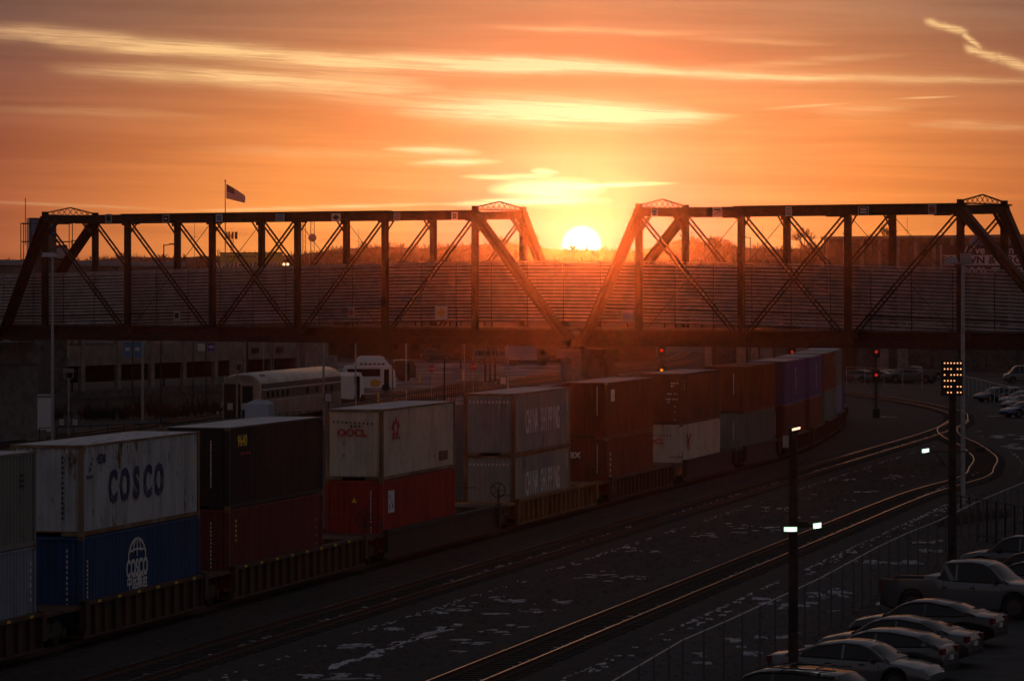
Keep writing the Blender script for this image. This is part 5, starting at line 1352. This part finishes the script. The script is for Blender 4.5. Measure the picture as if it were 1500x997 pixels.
# fences and hedge
def fence(name, pts, h, label, mt='dark_metal', post=2.4, wires=6, rails=(1.0,), cat='fence', mesh=None, r=.035, railm=None):
    P = [Vector((p[0], p[1], p[2] if len(p) > 2 else -.3)) for p in pts]
    t = thing(name, tuple(P[0]), label, cat); b = MB()
    for f in rails:
        for a, c in zip(P, P[1:]): b.cyl(a + Vector((0, 0, h * f)), c + Vector((0, 0, h * f)), r, n=5)
    b.build('rail', railm or mt, t, world=True)
    for a, c in zip(P, P[1:]):
        L = (c - a).length; n = max(1, round(L / post))
        for i in range(n if c is not P[-1] else n + 1):
            q = a + (c - a) * (i / n); MB().cyl(q, q + Vector((0, 0, h + .04)), r * 1.3, n=6).build('post', mt, t, world=True)
    if mesh:
        b = MB()
        for a, c in zip(P, P[1:]):
            L = (c - a).length; u = (c - a) / L; s = 0
            while s < L + h:
                for sg in (1, -1):
                    s0, s1 = (s - h, s) if sg > 0 else (s, s - h); z0, z1 = 0.0, h
                    lo, hi = s0, s1
                    f0, f1 = 0.0, 1.0
                    if s1 != s0:
                        for lim in (0, L):
                            pass
                    x0, x1 = s0, s1
                    def cl(x): return min(max(x, 0), L)
                    fa = (cl(x0) - x0) / (x1 - x0); fb = (cl(x1) - x0) / (x1 - x0)
                    if fb - fa > .02:
                        p0 = a + u * cl(x0) + Vector((0, 0, h * fa)); p1 = a + u * cl(x1) + Vector((0, 0, h * fb)); nn = Vector((-u.y, u.x, 0)) * .004; up = (p1 - p0).cross(nn).normalized() * .004
                        b.quad(p0 - up, p1 - up, p1 + up, p0 + up)
                s += mesh
        b.build('wire_mesh', 'galv', t, world=True, fix=False)
    return t
fence('iron_fence', [W(58, 415, 262)[:2], W(300, 415, 275)[:2], W(470, 415, 300)[:2], W(560, 415, 330)[:2], W(700, 415, 400)[:2]], 1.7, 'low dark iron fence along the station track', rails=(1.0, .12), post=1.6, r=.03)
fence('chain_link_fence', [W(1240, 415, 440)[:2], W(1380, 415, 420)[:2], W(1500, 415, 345)[:2], W(1600, 415, 300)[:2]], 2.0, 'chain link fence before the far parked cars', 'galv', post=4, rails=(1.0,), r=.03)
def hedge(px0, px1, ytop, d, label, seed, dens=9):
    rnd = random.Random(seed); a = W(px0, ytop, d); c = W(px1, ytop, d + 8); H = a.z + .3; L = c.x - a.x
    t = thing('bare_hedge', (a.x, d, -.3), label, 'hedge'); b = MB()
    for i in range(int(L * dens)):
        x = rnd.uniform(0, L); y = rnd.uniform(-.8, .8) + x / L * 8; hh = H * (.75 + .25 * math.sin(x * 1.3 + seed) * math.sin(x * .37)) * rnd.uniform(.6, 1.02)
        for k in range(7):
            q = Vector((x + rnd.uniform(-.5, .5), y + rnd.uniform(-.4, .4), hh * rnd.uniform(.4, 1))); w = .03
            b.poly([(x - w, y, rnd.uniform(0, hh * .4)), (x + w, y, rnd.uniform(0, hh * .4)), tuple(q)])
            q2 = q + Vector((rnd.uniform(-.4, .4), rnd.uniform(-.3, .3), rnd.uniform(-.1, .4))); b.poly([(q.x - .02, q.y, q.z - .1), (q.x + .02, q.y, q.z - .1), tuple(q2)])
    b.build('twigs', 'bush', t, fix=False)
hedge(62, 130, 578, 318, 'bare hedge between the left pier and the garage', 1); hedge(122, 240, 572, 322, 'taller bare hedge in the middle below the blue banners', 2, 16); hedge(226, 332, 566, 326, 'bare hedge left of the silver car end', 3, 12)
# white corrugated shed beside the left pier
p = W(60, 581, 300); t = thing('metal_shed', (p.x, p.y, -.3), 'small corrugated white shed beside the left pier', 'shed', math.radians(10)); b = MB()
for k in range(14): b.box(-.9, .9, -1, 1, .1 + k * .19, .1 + k * .19 + .13)
b.box(-.87, .87, -.97, .97, 0, 2.76); b.build('wall', 'white', t); MB().box(-1.05, 1.05, -1.1, 1.1, 2.77, 2.87).build('roof', 'galv', t)

# ================================================================ right hand foreground: poles, lights, fence
# pole A with two lit heads
def wood_pole(px, ytop, d, label, r=.13, mt='tie', zb=-.3):
    base = W(px, 415, d); base.z = zb; H = CZ - (ytop - HY) * d / F - zb
    t = thing('light_pole', tuple(base), label, 'pole'); MB().cyl((0, 0, 0), (0, 0, H), r * 1.15, r * .9, n=12).build('pole', mt, t); return t, H
t, H = wood_pole(1162, 628, 103, 'dark thick pole with two lit greenish heads among the parked cars', .125)
zz = lambda py, d: CZ - (py - HY) * d / F + .3
def head(t, x, z, w, h, lit, name='flood_light', tilt=0.0, y=-.2):
    b = MB(); b.hexa([(x - w / 2, y, z - h / 2), (x + w / 2, y, z - h / 2 + tilt), (x + w / 2, y + .14, z - h / 2 + tilt), (x - w / 2, y + .14, z - h / 2), (x - w / 2, y, z + h / 2), (x + w / 2, y, z + h / 2 + tilt), (x + w / 2, y + .14, z + h / 2 + tilt), (x - w / 2, y + .14, z + h / 2)]); o = b.build(name, 'dark_metal', t)
    b = MB(); e = .025; b.quad((x - w / 2 + e, y - .006, z - h / 2 + e), (x + w / 2 - e, y - .006, z - h / 2 + e + tilt), (x + w / 2 - e, y - .006, z + h / 2 - e + tilt), (x - w / 2 + e, y - .006, z + h / 2 - e)); b.build('lens', lit, o)
    b = MB(); b.quad((x - w * .2, y - .012, z - h * .3), (x + w * .24, y - .012, z - h * .3 + tilt), (x + w * .24, y - .012, z + h * .12 + tilt), (x - w * .2, y - .012, z + h * .12)); b.build('lamp_core', 'lamp_core', o)
    return o
head(t, -.09, zz(774, 103), .40, .17, 'lamp_white'); head(t, .63, zz(769.5, 103), .27, .19, 'lamp_white', tilt=.03)
b = MB(); b.beam((0, 0, zz(769, 103)), (.63, -.06, zz(769, 103)), .05, .05); b.box(.12, .4, -.1, .05, zz(772, 103), zz(763, 103)); b.build('bracket', 'dark_metal', t)
b = MB(); b.box(-.12, .22, -.25, .05, H - .02, H + .05); b.build('lamp_head', 'dark_metal', t); b = MB(); b.hexa([(-.05, -.27, H - .04), (.17, -.27, H + .01), (.17, -.25, H + .01), (-.05, -.25, H - .04), (-.05, -.27, H + .02), (.17, -.27, H + .07), (.17, -.25, H + .07), (-.05, -.25, H + .02)]); b.build('lens', 'lamp_glint_warm', t)  # pole-top head and lens are added; their glow imitates a glint
b = MB(); b.box(-.28, -.13, -.1, .05, zz(655, 103), zz(638, 103)); b.build('meter_box', 'galv', t)
# pole B with lamp board
t, H = wood_pole(1395, 575, 156, 'dark pole carrying a board of amber lamps', .16)
z0, z1 = zz(579, 156), zz(527, 156); x0, x1 = (1377 - 1395) * 156 / F, (1409 - 1395) * 156 / F
bd = MB().box(x0, x1, -.3, -.1, z0, z1).build('lamp_board', 'black', t)
b = MB(); b.box(-.12, .12, -.12, .12, zz(592, 156), z0 + .1); b.build('bracket', 'dark_metal', t)
MISS = {(1, 3), (2, 1), (3, 4), (3, 5), (4, 3), (5, 0), (5, 3)}
for r_ in range(6):
    for c_ in range(6):
        x = x0 + (x1 - x0) * (.17 + c_ * .148); z = z1 - (z1 - z0) * (.085 + r_ * .165)
        dim = (r_, c_) in MISS
        MB().cyl((x, -.325, z), (x, -.30, z), .03, n=10).build('lamp', 'lens_dim' if dim else 'lamp_orange', bd)
head(t, (1355 - 1395) * 156 / F, zz(660, 156), .34, .2, 'lamp_white', tilt=.04); b = MB(); b.beam((-1.1, 0, zz(661, 156)), (1.25, 0, zz(661, 156)), .05, .05); b.beam((-.75, 0, zz(661, 156)), (-.1, 0, zz(690, 156)), .035, .035); b.build('crossarm', 'dark_metal', t)
b = MB(); b.box(.95, 1.3, -.2, .05, zz(661, 156), zz(654, 156)); b.build('lamp_head', 'dark_metal', t)
# pole C
base = GP(1410.5, 745, -.3); d = base.y; Hc = CZ - (376 - HY) * d / F + .3
t = thing('light_pole', tuple(base), 'tall slim grey pole with shaded flood lights above the bridge', 'pole'); MB().cyl((0, 0, 0), (0, 0, Hc), .13, .09, n=12).build('pole', 'galv', t); MB().cyl((0, 0, 0), (0, 0, .25), .35, .3, n=14).build('base', 'concrete', t)
b = MB(); b.beam((-.8, 0, Hc - .35), (.5, 0, Hc - .35), .07, .07); b.build('crossarm', 'galv', t)
for x in (-.75, -.48):
    b = MB(); b.hexa([(x - .28, -.35, Hc - .35), (x + .22, -.35, Hc - .3), (x + .25, .1, Hc - .3), (x - .2, .1, Hc - .35), (x - .05, -.2, Hc - .02), (x + .12, -.2, Hc + .0), (x + .12, .0, Hc + .0), (x - .05, 0, Hc - .02)]); b.build('lamp_shade', 'grey', t)
b = MB(); b.box(-.14, .42, -.2, .1, Hc - .32, Hc + .18); b.build('flood_light', 'grey', t)
# pole D at left
base = W(77, 415, 232); base.z = -.3; Hd = CZ - (376 - HY) * 232 / F + .3
t = thing('light_pole', tuple(base), 'tall grey pole with boxy lamp before the left portal', 'pole'); MB().cyl((0, 0, 0), (0, 0, Hd), .11, .08, n=12).build('pole', 'galv', t)
b = MB(); b.hexa([(-.65, -.25, Hd - .02), (.25, -.25, Hd - .02), (.25, .25, Hd - .02), (-.65, .25, Hd - .02), (-.6, -.2, Hd + .25), (.1, -.2, Hd + .25), (.1, .2, Hd + .25), (-.6, .2, Hd + .25)]); b.build('lamp_head', 'galv', t)
# foreground chain link fence
FP = [(-4.2, 62), (-.9, 84), (3.2, 104), (5.9, 117), (8.4, 127), (11.4, 143), (14.6, 158), (19, 178), (26, 205), (34, 240)]
zf = 1.55
TOPS = [(935, 975), (1000, 937), (1060, 911), (1113, 887), (1157, 867), (1200, 847), (1250, 820), (1287, 800), (1330, 780), (1373, 763), (1430, 735), (1500, 706)]
FP = []
for px, py in TOPS:
    d = (CZ - zf) * F / (py - HY); FP.append(((px - CX) * d / F, d))
d0 = Vector(FP[0]); d1 = Vector(FP[1]); FP.insert(0, tuple(d0 + (d0 - d1) * 3))
fence('chain_link_fence', FP, zf + .3, 'chain link fence between the yard road and the parking lot', 'galv2', post=2.6, rails=(1.0,), mesh=.16, r=.028, railm='galv')
# yard road
rd = [(p[0] - 2.2 - .012 * (p[1] - 90), p[1]) for p in FP]; rl = [(p[0] - 5.4 - .01 * (p[1] - 90), p[1]) for p in FP]
sheet('yard_road', [(p[0], p[1]) for p in FP[:-2]] + [(p[0], p[1]) for p in reversed(rl[:-2])], -.2925, 'gravel_road')
fence('steel_fence', [(W(1395, 415, 176)[0], 176), (W(1500, 415, 166)[0], 166), (26, 160)], 1.9, 'dark steel fence with bushes behind the farthest parked cars', rails=(1.0, .15), post=1.2)
hedge(1376, 1470, 752, 182, 'dark bush beside the base of the lamp board pole', 6, 24)

# ================================================================ snow
rnd = random.Random(5); b = MB(); TDn = Vector((TS, 1, 0)).normalized(); ang = math.atan2(TDn.x, TDn.y)
HEAD = math.pi / 2 - ang
def sb(x, y, rx, ry, z=-.298, ang_=HEAD, h=.03):
    rx *= .6; ry *= .5
    for q in range(2): blob(b, (x + rnd.uniform(-.6, .6) * rx * q, y + rnd.uniform(-.6, .6) * rx * q), rx * rnd.uniform(.35, 1), ry * rnd.uniform(.35, 1), z, h, 12, rnd, ang_ + rnd.uniform(-.2, .2))
def along(cf, off, d0, d1, step, prob, rl, rw, z=-.29):
    y = d0
    while y < d1:
        if rnd.random() < prob * (.4 + .9 * abs(math.sin(y * .11 + off))):
            sb(cf(y)[0] + off + rnd.uniform(-.12, .12), y, rnd.uniform(.3, 1) * rl, rnd.uniform(.4, 1) * rw, z)
        y += step * rnd.uniform(.6, 1.4)
along(c2, 2.35, 60, 300, .8, .7, .9, .16, -.27); along(c2, 1.9, 60, 300, 1.4, .35, .5, .1, -.25)
along(c2, .2, 60, 300, .56, .3, .1, .35, -.158)
along(c3, 2.4, 60, 235, .6, .95, 1.1, .24, -.28); along(c3, 0.35, 60, 232, .56, .45, .11, .32, -.158); along(c3, 2.9, 100, 235, 1.2, .3, .5, .3, -.29)
for k in range(110):                                   # open gravel between the tracks
    y = 75 + (rnd.random() ** 1.3) * 240; f = rnd.random(); x = c2(y)[0] + 3.0 + f * (c3(min(y, 225))[0] - c2(min(y, 225))[0] - 5.4)
    cl = math.sin(x * .9 + y * .13) * math.sin(y * .21 - x * .4)
    if cl < .12 and rnd.random() < .9: continue
    s = rnd.uniform(.05, 1) ** 1.8
    for q in range(rnd.randint(1, 4)): sb(x + rnd.uniform(-1, 1) * s, y + rnd.uniform(-2, 2) * s, .1 + .9 * s * rnd.random(), .04 + .2 * s * rnd.random(), -.297, HEAD + rnd.uniform(-.9, .6))
y = 115.5                                              # long melting bank
while y < 130: sb(-5.3 + (y - 115.5) * .235 + rnd.uniform(-.15, .15), y, rnd.uniform(.6, 1.4), rnd.uniform(.08, .3) * (1.3 if y < 121 else .8), -.297, HEAD - .1); y += .6
for (px, py, n, wx, wy) in ((745, 880, 7, .5, 1.0), (728, 873, 3, .4, .8), (690, 885, 4, .6, 1.5), (665, 893, 4, .6, 1.2), (800, 893, 5, .5, 1.2), (822, 880, 4, .5, 1.2), (720, 925, 5, .8, 1.0), (760, 915, 4, .6, .8), (690, 940, 6, .9, 1.0), (670, 955, 5, .8, 1.0), (725, 898, 6, .4, .8), (640, 895, 6, .5, 1.2), (570, 919, 6, .4, .8), (522, 945, 8, .5, .8), (510, 990, 10, .8, .8), (450, 990, 6, .8, .6), (925, 845, 6, 1.0, 2.4), (880, 843, 6, .6, 1.5), (940, 806, 6, .8, 2.0), (1000, 760, 6, .8, 2.6), (1110, 775, 8, 1.0, 2.4), (1085, 770, 5, .6, 2), (1190, 760, 6, .7, 1.6), (1080, 815, 7, .7, 2), (1040, 783, 6, .6, 2.4), (1135, 745, 6, .7, 2.4)):
    c = GP(px, py, -.29)
    for k in range(n): sb(c.x + rnd.uniform(-wx, wx), c.y + rnd.uniform(-wy, wy), rnd.uniform(.2, .75), rnd.uniform(.06, .24), -.297, rnd.uniform(-.35, .35) + .1)
for k in range(22):                                    # near the fence
    i = rnd.randrange(1, len(FP) - 3); a, c = Vector(FP[i]), Vector(FP[i + 1]); q = a + (c - a) * rnd.random()
    s = rnd.random(); sb(q.x + rnd.uniform(.2, 1.6), q.y, .3 + 1.2 * s, .1 + .4 * s, -.288, math.atan2(c.y - a.y, c.x - a.x))
for (px, py, n, wx, wy) in ((1180, 885, 14, 1.6, 3.0), (1215, 868, 12, .9, 2.6), (1300, 824, 20, 1.3, 1.0), (1345, 794, 6, 1.0, .6), (1357, 807, 5, .9, .6), (1120, 935, 9, 1.2, 3), (1060, 965, 6, 1.2, 3)):
    c = GP(px, py, -.29)
    for k in range(n): sb(c.x + rnd.uniform(-wx, wx), c.y + rnd.uniform(-wy, wy), rnd.uniform(.2, .9), rnd.uniform(.15, .6), -.287, rnd.random() * 3, .05)
for (px, py, s) in ((1470, 610, 1.6), (1450, 640, 1.0), (1480, 638, 1.6), (1465, 652, 1.8), (1478, 656, 1.3), (1462, 680, 1.5), (1490, 642, 1.5), (1455, 676, 1.0), (1330, 655, .8), (1340, 655, .9), (1345, 651, .7), (1305, 700, .8), (1320, 697, .6), (1275, 720, .9), (1245, 703, .7), (1385, 600, 1.2), (1300, 611, 1.0)):
    c = GP(px, py, -.29)
    for k in range(4): sb(c.x + rnd.uniform(-1, 1) * s, c.y + rnd.uniform(-1.5, 1.5) * s, s * rnd.uniform(.3, .8), s * rnd.uniform(.2, .6), -.287, rnd.uniform(-.3, .3))
along(lambda y: (interp_lin([(a[1], a[0]) for a in C3], y), y), 2.3, 225, 262, .6, .9, .9, .3, -.28)
o = b.build('snow', 'snow', fix=False); tag(o, 'thin melting snow patches over the gravel and beside the rails', 'snow', kind='stuff')
# scattered stones and debris to break the gravel
b = MB(); rnd = random.Random(9)
for k in range(15000):
    y = 62 + rnd.random() ** 1.5 * 190; x = c2(y)[0] - 7 + rnd.random() * 26
    s = rnd.uniform(.03, .075) * (1 + y / 260); zz_ = -.30
    u_ = rnd.uniform(0, 3.1); ca, sa = math.cos(u_) * s, math.sin(u_) * s
    b.hexa([(x - ca, y - sa, zz_), (x + sa, y - ca, zz_), (x + ca, y + sa, zz_), (x - sa, y + ca, zz_), (x - ca * .5, y - sa * .5, zz_ + s * .5), (x + sa * .5, y - ca * .5, zz_ + s * .5), (x + ca * .5, y + sa * .5, zz_ + s * .4), (x - sa * .5, y + ca * .5, zz_ + s * .4)])
o = b.build('loose_stones', 'stone', fix=False); tag(o, 'loose stones scattered over the yard gravel', 'stones', kind='stuff')
# ================================================================ haze
hb = MB(); hb.box(-1300, 1300, -300, 1106, -1.5, 60)
hz = hb.build('haze', 'white'); hz.data.materials.clear()
hm = bpy.data.materials.new('evening_haze'); hm.use_nodes = True; nt = hm.node_tree; nt.nodes.clear()
pv = nt.nodes.new('ShaderNodeVolumePrincipled'); pv.inputs['Color'].default_value = (.98, .93, .9, 1); pv.inputs['Density'].default_value = HAZE_D; pv.inputs['Anisotropy'].default_value = HAZE_G
om = nt.nodes.new('ShaderNodeOutputMaterial'); nt.links.new(pv.outputs[0], om.inputs['Volume'])
hm.cycles.homogeneous_volume = True
hz.data.materials.append(hm); tag(hz, kind='stuff'); hz.display_type = 'WIRE'
